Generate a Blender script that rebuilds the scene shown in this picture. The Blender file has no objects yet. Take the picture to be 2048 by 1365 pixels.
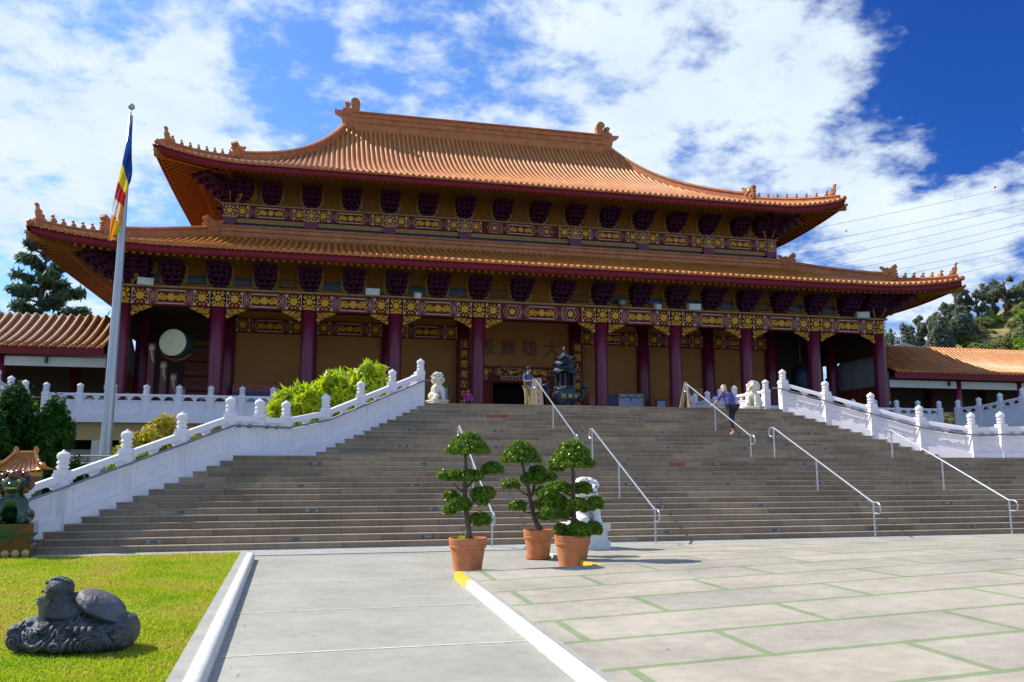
import bpy, bmesh, math, random
import numpy as np
from mathutils import Vector, Matrix
R = math.radians
rnd = random.Random(7)
nrs = np.random.RandomState(11)
SC = bpy.context.scene
COL = SC.collection

# ---------------------------------------------------------------- camera
cam_d = bpy.data.cameras.new('camera')
cam_d.sensor_width = 36.0
cam_d.lens = 1631.6 / 2048 * 36
cam_d.clip_start = 0.1
cam_d.clip_end = 5000
CAM = bpy.data.objects.new('camera', cam_d)
COL.objects.link(CAM)
CAM.location = (-11.31, 0.0, 1.9155)
CAM.rotation_euler = (math.pi / 2 + 0.1534, 0.0, -0.2255)
SC.camera = CAM

# ---------------------------------------------------------------- sky, sun, exposure
SUN_EL, SUN_BACK = R(44), R(35)          # sun stands high, to the left and behind the hall
SUND = Vector((-math.cos(SUN_EL) * math.cos(SUN_BACK), math.cos(SUN_EL) * math.sin(SUN_BACK), math.sin(SUN_EL)))
SC.view_settings.view_transform = 'Standard'
SC.view_settings.look = 'None'
SC.view_settings.gamma = 1.0
SC.view_settings.exposure = 0.38
SC.view_settings.use_curve_mapping = False
sun_d = bpy.data.lights.new('sun', 'SUN')
sun_d.energy = 5.0
sun_d.angle = R(0.5)
sun_d.color = (1.0, 0.93, 0.80)
SUN = bpy.data.objects.new('sun', sun_d)
COL.objects.link(SUN)
SUN.rotation_euler = SUND.to_track_quat('Z', 'Y').to_euler()

def pix_dir(px, py):
    F, yaw, pit = 1631.6, 0.2255, 0.1534
    f = Vector((math.sin(yaw) * math.cos(pit), math.cos(yaw) * math.cos(pit), math.sin(pit)))
    r = Vector((math.cos(yaw), -math.sin(yaw), 0))
    u = r.cross(f)
    return (f + r * ((px - 1024) / F) - u * ((py - 682.5) / F)).normalized()

def make_world():
    w = bpy.data.worlds.new('World')
    SC.world = w
    w.use_nodes = True
    nt = w.node_tree
    N, L = nt.nodes, nt.links
    N.clear()
    out = N.new('ShaderNodeOutputWorld')
    bg = N.new('ShaderNodeBackground')
    bg.inputs['Strength'].default_value = 0.10
    L.new(bg.outputs[0], out.inputs[0])
    sky = N.new('ShaderNodeTexSky')
    sky.sky_type = 'NISHITA'
    sky.sun_disc = False
    sky.sun_elevation = SUN_EL
    sky.sun_rotation = math.atan2(SUND.x, SUND.y)
    sky.air_density = 1.0
    sky.dust_density = 0.4
    sky.ozone_density = 3.0
    tc = N.new('ShaderNodeTexCoord')

    def math_n(op, a, b=None, clamp=False):
        n = N.new('ShaderNodeMath'); n.operation = op; n.use_clamp = clamp
        for i, v in enumerate((a, b)):
            if v is None: continue
            if isinstance(v, (int, float)): n.inputs[i].default_value = v
            else: L.new(v, n.inputs[i])
        return n.outputs[0]

    # clouds lie on a high flat layer: direction divided by its height
    sep = N.new('ShaderNodeSeparateXYZ'); L.new(tc.outputs['Generated'], sep.inputs[0])
    zc = math_n('MAXIMUM', math_n('ADD', sep.outputs[2], 0.28), 0.08)
    cmb = N.new('ShaderNodeCombineXYZ')
    L.new(math_n('DIVIDE', sep.outputs[0], zc), cmb.inputs[0])
    L.new(math_n('DIVIDE', sep.outputs[1], zc), cmb.inputs[1])

    def noise(scale, detail, rough, dist=0.0, off=(0, 0, 0)):
        mp = N.new('ShaderNodeMapping'); mp.inputs['Location'].default_value = off
        L.new(cmb.outputs[0], mp.inputs[0])
        n = N.new('ShaderNodeTexNoise'); n.inputs['Scale'].default_value = scale
        n.inputs['Detail'].default_value = detail; n.inputs['Roughness'].default_value = rough
        n.inputs['Distortion'].default_value = dist
        L.new(mp.outputs[0], n.inputs[0])
        return n.outputs[0]
    n1 = noise(4.2, 10, 0.58, 0.0)
    n2 = noise(26.0, 5, 0.6, 0.0, (3, 1, 0))
    n4 = noise(9.5, 8, 0.6, 0.1, (5, 7, 0))
    dens = math_n('ADD', math_n('MULTIPLY', math_n('SUBTRACT', n1, 0.5), 0.9), math_n('MULTIPLY', math_n('SUBTRACT', n4, 0.5), 1.15))
    dens = math_n('ADD', math_n('ADD', dens, 0.5), math_n('MULTIPLY', math_n('SUBTRACT', n2, 0.5), 0.40))
    # where the cloud cover is thick or open, given as directions in the sky
    blobs = [((60, 130), 17, .13), ((150, 320), 8, .16), ((380, 190), 4, .16), ((480, 330), 5, .12), ((520, 200), 5, -.15), ((590, 110), 5, -.10), ((850, 110), 6, -.05), ((980, 150), 4, -.06),
             ((330, 430), 5, -.16), ((60, 440), 6, -.10), ((1380, 130), 12, .16), ((1600, 150), 8, .12), ((1230, 250), 7, .06), ((1965, 150), 10.0, -.30),
             ((1780, 290), 5, -.10), ((2040, 30), 9, -.24), ((1900, 400), 9, .26), ((1640, 400), 6, .08), ((2040, 570), 5, -.14), ((1850, 620), 5, .05), ((1960, 255), 4, -.08)]
    acc = dens
    for (px, py), deg, amp in blobs:
        d = N.new('ShaderNodeVectorMath'); d.operation = 'DOT_PRODUCT'
        L.new(tc.outputs['Generated'], d.inputs[0]); d.inputs[1].default_value = pix_dir(px, py)
        mr = N.new('ShaderNodeMapRange'); mr.interpolation_type = 'SMOOTHSTEP'
        mr.inputs['From Min'].default_value = math.cos(R(deg)); mr.inputs['From Max'].default_value = math.cos(R(deg * 0.18))
        mr.inputs['To Max'].default_value = amp
        L.new(d.outputs['Value'], mr.inputs['Value'])
        acc = math_n('ADD', acc, mr.outputs[0])
    mr = N.new('ShaderNodeMapRange'); mr.interpolation_type = 'SMOOTHSTEP'
    mr.inputs['From Min'].default_value = 0.30; mr.inputs['From Max'].default_value = 0.76
    L.new(acc, mr.inputs['Value'])
    cloud = mr.outputs[0]
    # unseen cloud behind the viewer, thinned only to set the fill light
    back = N.new('ShaderNodeMapRange'); back.inputs['From Min'].default_value = -0.1; back.inputs['From Max'].default_value = 0.35
    back.inputs['To Min'].default_value = 0.65; back.inputs['To Max'].default_value = 1.0
    L.new(sep.outputs[1], back.inputs['Value']); cloud = math_n('MULTIPLY', cloud, back.outputs[0])
    # thicker parts of the cloud are a little greyer underneath
    n3 = noise(5.0, 5, 0.55, 0.2, (9, 4, 0))
    ccol = N.new('ShaderNodeMix'); ccol.data_type = 'RGBA'
    L.new(n3, ccol.inputs[0])
    ccol.inputs[6].default_value = (4.6, 5.8, 7.3, 1); ccol.inputs[7].default_value = (7.6, 8.3, 8.7, 1)
    # clear sky, deeper away from the sun side
    tint = N.new('ShaderNodeMix'); tint.data_type = 'RGBA'; tint.blend_type = 'MULTIPLY'
    tint.inputs[0].default_value = 1.0
    L.new(sky.outputs[0], tint.inputs[6]); tint.inputs[7].default_value = (0.62, 0.98, 1.60, 1)
    dk = N.new('ShaderNodeVectorMath'); dk.operation = 'DOT_PRODUCT'; L.new(tc.outputs['Generated'], dk.inputs[0]); dk.inputs[1].default_value = pix_dir(2300, -50)
    dm = N.new('ShaderNodeMapRange'); dm.interpolation_type = 'SMOOTHSTEP'; dm.inputs['From Min'].default_value = math.cos(R(34)); dm.inputs['From Max'].default_value = math.cos(R(8))
    L.new(dk.outputs['Value'], dm.inputs['Value'])
    deep = N.new('ShaderNodeMix'); deep.data_type = 'RGBA'; L.new(dm.outputs[0], deep.inputs[0])
    deep.inputs[6].default_value = (0.78, 1.12, 1.62, 1); deep.inputs[7].default_value = (0.11, 0.36, 0.95, 1)
    L.new(deep.outputs[2], tint.inputs[7])
    mix = N.new('ShaderNodeMix'); mix.data_type = 'RGBA'
    L.new(cloud, mix.inputs[0]); L.new(tint.outputs[2], mix.inputs[6]); L.new(ccol.outputs[2], mix.inputs[7])
    L.new(mix.outputs[2], bg.inputs[0])
make_world()

# ---------------------------------------------------------------- helpers
WL = {}
class MB:
    def __init__(s): s.v = []; s.f = []
    def add(s, vs, fs):
        o = len(s.v); s.v.extend([tuple(p) for p in vs]); s.f.extend([tuple(i + o for i in q) for q in fs]); return s
    def box(s, x0, x1, y0, y1, z0, z1):
        return s.add([(x0, y0, z0), (x1, y0, z0), (x1, y1, z0), (x0, y1, z0), (x0, y0, z1), (x1, y0, z1), (x1, y1, z1), (x0, y1, z1)],
                     [(0, 3, 2, 1), (4, 5, 6, 7), (0, 1, 5, 4), (1, 2, 6, 5), (2, 3, 7, 6), (3, 0, 4, 7)])
    def hexa(s, p):
        return s.add(p, [(0, 3, 2, 1), (4, 5, 6, 7), (0, 1, 5, 4), (1, 2, 6, 5), (2, 3, 7, 6), (3, 0, 4, 7)])
    def cbox(s, c, size, rz=0.0, rx=0.0, ry=0.0):
        a = len(s.v); x, y, z = (q / 2 for q in size); s.box(-x, x, -y, y, -z, z)
        return s.xf(Matrix.Translation(c) @ Matrix.Rotation(rz, 4, 'Z') @ Matrix.Rotation(ry, 4, 'Y') @ Matrix.Rotation(rx, 4, 'X'), a)
    def xf(s, M, start=0):
        for i in range(start, len(s.v)): s.v[i] = tuple(M @ Vector(s.v[i]))
        return s
    def prism(s, poly, lo, hi, axis='y'):
        n = len(poly)
        def P(a, b, c): return (a, c, b) if axis == 'y' else ((c, a, b) if axis == 'x' else (a, b, c))
        vs = [P(a, b, lo) for a, b in poly] + [P(a, b, hi) for a, b in poly]
        fs = [tuple(range(n)), tuple(range(2 * n - 1, n - 1, -1))] + [(i, i + n, (i + 1) % n + n, (i + 1) % n) for i in range(n)]
        return s.add(vs, fs)
    def lathe(s, prof, c=(0, 0, 0), n=16, squash=None, phase=0.0):
        vs = []
        for r, z in prof:
            for k in range(n):
                a = 2 * math.pi * k / n + phase
                vs.append((c[0] + r * math.cos(a), c[1] + r * math.sin(a), c[2] + z))
        fs = [tuple(range(n - 1, -1, -1)), tuple(range((len(prof) - 1) * n, len(prof) * n))]
        for j in range(len(prof) - 1):
            for k in range(n):
                k2 = (k + 1) % n
                fs.append((j * n + k, j * n + k2, (j + 1) * n + k2, (j + 1) * n + k))
        return s.add(vs, fs)
    def sweep(s, prof, path, closed=True, up=(0, 0, 1)):
        """profile of (side, up) pairs carried along a path; stays upright"""
        path = [Vector(p) for p in path]; m = len(prof); n = len(path); vs = []
        for i, p in enumerate(path):
            t = (path[min(i + 1, n - 1)] - path[max(i - 1, 0)])
            h = Vector((t.x, t.y, 0))
            h = h.normalized() if h.length > 1e-6 else Vector((1, 0, 0))
            side = Vector((h.y, -h.x, 0))
            for a, b in prof: vs.append(p + side * a + Vector(up) * b)
        fs = []
        for i in range(n - 1):
            for k in range(m if closed else m - 1):
                k2 = (k + 1) % m
                fs.append((i * m + k, i * m + k2, (i + 1) * m + k2, (i + 1) * m + k))
        if closed: fs += [tuple(range(m - 1, -1, -1)), tuple(range((n - 1) * m, n * m))]
        return s.add(vs, fs)
    def tube(s, path, r, n=8):
        path = [Vector(p) for p in path]; m = len(path); vs = []
        rs = r if isinstance(r, (list, tuple)) else [r] * m
        ref = None
        for i, p in enumerate(path):
            t = (path[min(i + 1, m - 1)] - path[max(i - 1, 0)]).normalized()
            if ref is None: ref = t.orthogonal().normalized()
            a = (ref - t * ref.dot(t))
            a = a.normalized() if a.length > 1e-6 else t.orthogonal().normalized()
            ref = a; b = t.cross(a)
            for k in range(n):
                th = 2 * math.pi * k / n
                vs.append(p + (a * math.cos(th) + b * math.sin(th)) * rs[i])
        fs = [tuple(range(n - 1, -1, -1)), tuple(range((m - 1) * n, m * n))]
        for i in range(m - 1):
            for k in range(n):
                k2 = (k + 1) % n
                fs.append((i * n + k, i * n + k2, (i + 1) * n + k2, (i + 1) * n + k))
        return s.add(vs, fs)
    def ball(s, c, r, nu=12, nv=8, M=None, bump=0.0, seed=0):
        if isinstance(r, (int, float)): r = (r, r, r)
        q = random.Random(seed); vs = [(0, 0, -1)]
        for j in range(1, nv):
            ph = -math.pi / 2 + math.pi * j / nv
            for k in range(nu):
                th = 2 * math.pi * k / nu
                vs.append((math.cos(ph) * math.cos(th), math.cos(ph) * math.sin(th), math.sin(ph)))
        vs.append((0, 0, 1))
        out = []
        for p in vs:
            b = 1 + (q.random() - 0.5) * bump
            w = Vector((p[0] * r[0] * b, p[1] * r[1] * b, p[2] * r[2] * b))
            if M: w = M @ w
            out.append(w + Vector(c))
        fs = [(0, 1 + (k + 1) % nu, 1 + k) for k in range(nu)]
        for j in range(nv - 2):
            for k in range(nu):
                k2 = (k + 1) % nu
                fs.append((1 + j * nu + k, 1 + j * nu + k2, 1 + (j + 1) * nu + k2, 1 + (j + 1) * nu + k))
        e = len(vs) - 1; b0 = 1 + (nv - 2) * nu
        fs += [(e, b0 + k, b0 + (k + 1) % nu) for k in range(nu)]
        return s.add(out, fs)
    def build(s, name, mat, parent=None, smooth=False, loc=None):
        o = Vector(WL[parent.name]) if parent else Vector(loc or (0, 0, 0))
        me = bpy.data.meshes.new(name)
        me.from_pydata([tuple(Vector(p) - o) for p in s.v], [], s.f)
        if smooth: me.polygons.foreach_set('use_smooth', [True] * len(me.polygons))
        me.materials.append(mat); me.update()
        ob = bpy.data.objects.new(name, me); COL.objects.link(ob)
        if parent: ob.parent = parent
        else: ob.location = o
        WL[ob.name] = tuple(o)
        return ob

def np_obj(name, verts, faces, mat, parent=None, loc=(0, 0, 0), smooth=False):
    """fast mesh from arrays (all faces with the same corner count)"""
    o = np.array(WL[parent.name] if parent else loc)
    v = np.asarray(verts, np.float32) - o.astype(np.float32); f = np.asarray(faces, np.int32)
    me = bpy.data.meshes.new(name)
    me.vertices.add(len(v)); me.vertices.foreach_set('co', v.ravel())
    k = f.shape[1]; me.loops.add(f.size); me.loops.foreach_set('vertex_index', f.ravel())
    me.polygons.add(len(f)); me.polygons.foreach_set('loop_start', np.arange(0, f.size, k, dtype=np.int32))
    me.polygons.foreach_set('loop_total', np.full(len(f), k, np.int32))
    if smooth: me.polygons.foreach_set('use_smooth', np.ones(len(f), bool))
    me.update(); me.validate(); me.materials.append(mat)
    ob = bpy.data.objects.new(name, me); COL.objects.link(ob)
    if parent: ob.parent = parent
    else: ob.location = tuple(o)
    WL[ob.name] = tuple(o)
    return ob

def tag(o, label=None, cat=None, group=None, kind=None):
    for k, v in (('label', label), ('category', cat), ('group', group), ('kind', kind)):
        if v: o[k] = v
    return o
def thing(name, label, cat, loc=(0, 0, 0), group=None):
    o = bpy.data.objects.new(name, None); COL.objects.link(o); o.location = loc; o.empty_display_size = 0.2
    WL[o.name] = tuple(loc)
    return tag(o, label, cat, group)
def dup(src, loc=None, rotz=None, scale=None, parent=None, label=None, group=None):
    c = src.copy(); COL.objects.link(c)
    if parent is not None: c.parent = parent
    if loc is not None: c.location = loc
    if rotz is not None: c.rotation_euler = (0, 0, rotz)
    if scale is not None: c.scale = (scale,) * 3 if isinstance(scale, (int, float)) else scale
    if label: c['label'] = label
    if group: c['group'] = group
    WL[c.name] = WL[src.name]
    for ch in list(src.children): dup(ch, parent=c)
    return c

# ---------------------------------------------------------------- materials
def M(name, c1, c2=None, scale=4.0, detail=5, rough=0.6, metal=0.0, bump=0.0, bscale=None, spec=0.5, coat=0.0, ramp=(0.35, 0.65), c3=None, stretch=None, trans=0.0):
    m = bpy.data.materials.new(name); m.use_nodes = True
    nt = m.node_tree; N, L = nt.nodes, nt.links
    b = N['Principled BSDF']
    b.inputs['Roughness'].default_value = rough; b.inputs['Metallic'].default_value = metal
    b.inputs['Specular IOR Level'].default_value = spec; b.inputs['Coat Weight'].default_value = coat
    b.inputs['Coat Roughness'].default_value = 0.12
    tc = N.new('ShaderNodeTexCoord'); co = tc.outputs['Object']
    if stretch:
        mp = N.new('ShaderNodeMapping'); mp.inputs['Scale'].default_value = stretch; L.new(co, mp.inputs[0]); co = mp.outputs[0]
    nz = N.new('ShaderNodeTexNoise'); nz.inputs['Scale'].default_value = scale; nz.inputs['Detail'].default_value = detail
    nz.inputs['Roughness'].default_value = 0.6
    L.new(co, nz.inputs[0])
    cr = N.new('ShaderNodeValToRGB'); L.new(nz.outputs[0], cr.inputs[0])
    c2 = c2 or tuple(q * 0.86 for q in c1)
    cr.color_ramp.elements[0].position, cr.color_ramp.elements[1].position = ramp
    cr.color_ramp.elements[0].color = (*c1, 1); cr.color_ramp.elements[1].color = (*c2, 1)
    if c3:
        e = cr.color_ramp.elements.new(min(0.99, ramp[1] + 0.12)); e.color = (*c3, 1)
    L.new(cr.outputs[0], b.inputs['Base Color'])
    if bump:
        n2 = N.new('ShaderNodeTexNoise'); n2.inputs['Scale'].default_value = bscale or scale * 4; n2.inputs['Detail'].default_value = 4
        L.new(co, n2.inputs[0])
        bp = N.new('ShaderNodeBump'); bp.inputs['Strength'].default_value = bump; bp.inputs['Distance'].default_value = 0.03
        L.new(n2.outputs[0], bp.inputs['Height']); L.new(bp.outputs[0], b.inputs['Normal'])
    if trans:
        tr = N.new('ShaderNodeBsdfTranslucent'); L.new(cr.outputs[0], tr.inputs[0])
        mx = N.new('ShaderNodeMixShader'); mx.inputs[0].default_value = trans
        L.new(b.outputs[0], mx.inputs[1]); L.new(tr.outputs[0], mx.inputs[2]); L.new(mx.outputs[0], N['Material Output'].inputs[0])
    m['nodes'] = 1
    return m
MAT = {}
def mat(key, *a, **k): MAT[key] = M(key, *a, **k); return MAT[key]
mat('concrete', (0.33, 0.325, 0.285), (0.42, 0.41, 0.36), scale=0.8, detail=9, rough=0.85, bump=0.15, bscale=60, c3=(0.37, 0.35, 0.30), spec=0.2)
mat('kerb_white', (0.55, 0.55, 0.53), (0.64, 0.63, 0.60), scale=3, detail=8, rough=0.75, bump=0.2, bscale=40, spec=0.3, c3=(0.46, 0.44, 0.40))
mat('kerb_yellow', (0.80, 0.48, 0.02), (0.62, 0.36, 0.04), scale=5, detail=8, rough=0.7, ramp=(0.5, 0.75))
mat('kerb_grey', (0.30, 0.30, 0.28), (0.38, 0.375, 0.35), scale=2.5, detail=8, rough=0.85, bump=0.2, bscale=50, spec=0.25)
mat('marble', (0.82, 0.77, 0.80), (0.72, 0.68, 0.72), scale=1.6, detail=8, rough=0.55, bump=0.12, bscale=18, spec=0.3, ramp=(0.45, 0.8), c3=(0.66, 0.62, 0.62))
mat('marble_carved', (0.80, 0.76, 0.79), (0.72, 0.68, 0.71), scale=2, detail=8, rough=0.6, bump=0.5, bscale=14, spec=0.3)
mat('lion_stone', (0.72, 0.68, 0.56), (0.50, 0.42, 0.28), scale=3.0, detail=8, rough=0.75, bump=0.5, bscale=22, ramp=(0.45, 0.8), spec=0.3)
mat('lion_white', (0.78, 0.77, 0.74), (0.55, 0.52, 0.45), scale=4.0, detail=8, rough=0.7, bump=0.6, bscale=26, ramp=(0.5, 0.85), spec=0.3)
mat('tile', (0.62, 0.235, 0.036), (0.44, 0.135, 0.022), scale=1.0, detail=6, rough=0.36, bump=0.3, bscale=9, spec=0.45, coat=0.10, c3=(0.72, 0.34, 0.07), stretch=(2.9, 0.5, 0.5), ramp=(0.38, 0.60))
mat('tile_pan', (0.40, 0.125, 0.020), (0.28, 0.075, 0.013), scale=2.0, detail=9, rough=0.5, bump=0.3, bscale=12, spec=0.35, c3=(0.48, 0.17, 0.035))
mat('ridge_tile', (0.55, 0.20, 0.052), (0.41, 0.125, 0.032), scale=1.8, detail=8, rough=0.45, bump=0.5, bscale=7, spec=0.35, coat=0.06)
mat('fascia', (0.20, 0.010, 0.018), (0.15, 0.008, 0.014), scale=2, rough=0.55, spec=0.25)
mat('column_red', (0.17, 0.010, 0.034), (0.12, 0.008, 0.028), scale=1.2, detail=6, rough=0.35, spec=0.45, stretch=(1, 1, 0.25))
mat('maroon', (0.17, 0.020, 0.012), (0.12, 0.014, 0.009), scale=4, rough=0.6, spec=0.15)
mat('gold', (0.72, 0.43, 0.025), (0.55, 0.30, 0.015), scale=9, rough=0.5, metal=0.1, bump=0.4, bscale=30)
mat('cream', (0.66, 0.46, 0.42), (0.58, 0.38, 0.34), scale=6, rough=0.6)
mat('rafter', (0.30, 0.115, 0.020), (0.22, 0.08, 0.013), scale=2, detail=6, rough=0.6, spec=0.2)
mat('rafter_tip', (0.52, 0.30, 0.06), (0.42, 0.22, 0.04), scale=6, rough=0.6, spec=0.2)
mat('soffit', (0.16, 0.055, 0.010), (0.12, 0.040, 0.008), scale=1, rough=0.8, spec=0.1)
mat('bracket', (0.060, 0.005, 0.026), (0.040, 0.004, 0.022), scale=5, rough=0.6, spec=0.15)
mat('bracket_blue', (0.022, 0.010, 0.075), (0.036, 0.007, 0.05), scale=3, rough=0.6, spec=0.2)
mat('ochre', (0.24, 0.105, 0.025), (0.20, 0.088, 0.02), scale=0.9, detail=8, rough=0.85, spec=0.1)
mat('trim_gold', (0.36, 0.20, 0.05), (0.28, 0.14, 0.03), scale=3, rough=0.55)
mat('tan_wall', (0.52, 0.38, 0.17), (0.45, 0.33, 0.15), scale=0.7, detail=8, rough=0.85, spec=0.2)
mat('white_wall', (0.66, 0.62, 0.55), (0.58, 0.54, 0.48), scale=0.8, detail=8, rough=0.85, spec=0.2)
mat('dark_wood', (0.05, 0.022, 0.012), (0.035, 0.015, 0.008), scale=3, rough=0.6, stretch=(0.3, 1, 3))
mat('red_wood', (0.24, 0.045, 0.018), (0.15, 0.028, 0.012), scale=3, detail=8, rough=0.5, bump=0.5, bscale=6)
mat('vent_dark', (0.012, 0.020, 0.042), (0.018, 0.028, 0.05), scale=6, rough=0.25, spec=0.5)
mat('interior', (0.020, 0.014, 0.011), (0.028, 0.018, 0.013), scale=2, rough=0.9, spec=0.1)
mat('steel', (0.50, 0.53, 0.56), (0.42, 0.45, 0.49), scale=6, rough=0.38, metal=0.75)
mat('steel_dark', (0.22, 0.23, 0.25), (0.17, 0.18, 0.20), scale=6, rough=0.45, metal=0.6)
mat('pole_grey', (0.46, 0.48, 0.50), (0.38, 0.40, 0.43), scale=2, rough=0.4, metal=0.5, stretch=(1, 1, 0.2))
mat('terracotta', (0.62, 0.24, 0.10), (0.48, 0.16, 0.06), scale=5, detail=8, rough=0.8, bump=0.2, bscale=40, c3=(0.68, 0.42, 0.28), spec=0.25)
mat('soil', (0.07, 0.045, 0.03), (0.04, 0.027, 0.018), scale=20, rough=0.95, bump=0.8, bscale=40)
mat('bark', (0.16, 0.11, 0.075), (0.08, 0.055, 0.04), scale=7, detail=8, rough=0.9, bump=0.7, bscale=18, stretch=(1, 1, 0.3))
mat('leaf_topiary', (0.11, 0.20, 0.008), (0.18, 0.29, 0.014), scale=9, rough=0.35, spec=0.5, trans=0.34, c3=(0.30, 0.36, 0.03))
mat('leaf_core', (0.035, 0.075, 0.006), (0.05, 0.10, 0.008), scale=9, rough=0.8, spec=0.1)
mat('leaf_lime', (0.38, 0.52, 0.012), (0.55, 0.64, 0.02), scale=3, rough=0.4, trans=0.5, c3=(0.66, 0.66, 0.04))
mat('leaf_yellow', (0.38, 0.40, 0.025), (0.56, 0.40, 0.03), scale=2.5, rough=0.5, trans=0.45, c3=(0.60, 0.27, 0.06))
mat('leaf_juniper', (0.014, 0.058, 0.007), (0.030, 0.095, 0.010), scale=2, rough=0.6, trans=0.22, spec=0.15)
mat('leaf_pine', (0.05, 0.13, 0.07), (0.09, 0.18, 0.09), scale=0.6, rough=0.6, trans=0.4)
mat('leaf_euc', (0.15, 0.19, 0.13), (0.22, 0.25, 0.17), scale=0.3, rough=0.55, trans=0.5)
mat('leaf_bush', (0.22, 0.24, 0.09), (0.30, 0.30, 0.11), scale=0.3, rough=0.7, trans=0.4, c3=(0.32, 0.27, 0.14))
mat('leaf_bush_green', (0.15, 0.30, 0.02), (0.27, 0.42, 0.035), scale=0.3, rough=0.6, trans=0.4)
mat('hill_ground', (0.17, 0.165, 0.06), (0.27, 0.22, 0.11), scale=0.35, detail=10, rough=0.95, bump=0.8, bscale=1.5, c3=(0.34, 0.255, 0.15), spec=0.05, ramp=(0.40, 0.56))
mat('garden', (0.07, 0.06, 0.035), (0.05, 0.065, 0.02), scale=1.2, detail=8, rough=0.95, bump=0.6, bscale=12)
mat('turf', (0.20, 0.32, 0.008), (0.34, 0.36, 0.03), scale=0.9, detail=9, rough=0.9, bump=0.6, bscale=60, spec=0.1)
mat('bronze_stone', (0.105, 0.108, 0.125), (0.045, 0.047, 0.058), scale=7, detail=9, rough=0.6, bump=0.8, bscale=24, spec=0.4, c3=(0.19, 0.19, 0.19))
mat('shell', (0.12, 0.122, 0.145), (0.065, 0.067, 0.082), scale=6, detail=9, rough=0.55, bump=0.6, bscale=16, spec=0.4, c3=(0.15, 0.15, 0.165))
mat('censer', (0.018, 0.026, 0.042), (0.028, 0.038, 0.055), scale=5, rough=0.42, metal=0.4, bump=0.3, bscale=12)
mat('glaze_green', (0.004, 0.038, 0.016), (0.010, 0.06, 0.022), scale=7, rough=0.18, coat=0.4, c3=(0.10, 0.055, 0.012))
mat('glaze_amber', (0.17, 0.040, 0.006), (0.10, 0.024, 0.006), scale=6, rough=0.2, coat=0.3, c3=(0.04, 0.08, 0.025))
mat('glaze_roof', (0.44, 0.175, 0.022), (0.32, 0.11, 0.015), scale=6, rough=0.25, coat=0.3)
mat('glaze_cream', (0.52, 0.42, 0.14), (0.40, 0.30, 0.08), scale=6, rough=0.2, coat=0.5)
mat('drum_skin', (0.86, 0.78, 0.48), (0.72, 0.62, 0.36), scale=4, rough=0.7, ramp=(0.5, 0.8))
mat('black_paint', (0.015, 0.016, 0.018), None, rough=0.4)
mat('lamp_white', (0.55, 0.56, 0.55), (0.48, 0.49, 0.48), scale=5, rough=0.5)
mat('lamp_glass', (0.60, 0.63, 0.66), (0.52, 0.55, 0.58), scale=5, rough=0.15, spec=0.6)
mat('sign_wood', (0.60, 0.44, 0.24), (0.50, 0.34, 0.16), scale=3, rough=0.6, stretch=(3, 3, 0.4))
mat('ink_red', (0.32, 0.03, 0.02), None, rough=0.6)
mat('ink_black', (0.03, 0.025, 0.02), None, rough=0.6)
mat('strip_red', (0.46, 0.035, 0.05), (0.38, 0.03, 0.045), scale=8, rough=0.6)
mat('strip_text', (0.60, 0.22, 0.22), None, rough=0.6)
mat('plate_grey', (0.36, 0.34, 0.32), (0.30, 0.285, 0.27), scale=8, rough=0.6)
mat('plate_dark', (0.13, 0.12, 0.115), None, rough=0.5)
mat('board_white', (0.46, 0.48, 0.58), (0.40, 0.42, 0.52), scale=2, rough=0.6)
mat('board_blue', (0.05, 0.08, 0.20), (0.04, 0.05, 0.12), scale=5, rough=0.6)
mat('board_red', (0.40, 0.10, 0.06), (0.30, 0.06, 0.04), scale=4, rough=0.6)
mat('skin', (0.52, 0.27, 0.18), (0.47, 0.23, 0.15), scale=8, rough=0.55)
mat('hair_blonde', (0.72, 0.60, 0.38), (0.60, 0.47, 0.26), scale=14, rough=0.6)
mat('hair_dark', (0.018, 0.014, 0.012), (0.03, 0.022, 0.018), scale=14, rough=0.5)
mat('cloth_blue', (0.050, 0.10, 0.22), (0.04, 0.08, 0.17), scale=8, rough=0.85)
mat('cloth_khaki', (0.40, 0.30, 0.14), (0.34, 0.25, 0.11), scale=6, rough=0.85)
mat('cloth_purple', (0.055, 0.045, 0.22), (0.14, 0.11, 0.32), scale=26, detail=3, rough=0.8, ramp=(0.45, 0.6), c3=(0.30, 0.25, 0.46))
mat('cloth_black', (0.012, 0.014, 0.018), (0.02, 0.022, 0.028), scale=5, rough=0.8)
mat('cloth_pink', (0.50, 0.02, 0.24), (0.42, 0.015, 0.20), scale=5, rough=0.8)
mat('shoe', (0.05, 0.035, 0.03), None, rough=0.5)
mat('wire', (0.10, 0.10, 0.12), None, rough=0.6)
mat('ball_orange', (0.62, 0.08, 0.02), None, rough=0.5)
mat('ball_yellow', (0.70, 0.50, 0.06), None, rough=0.5)

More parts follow.
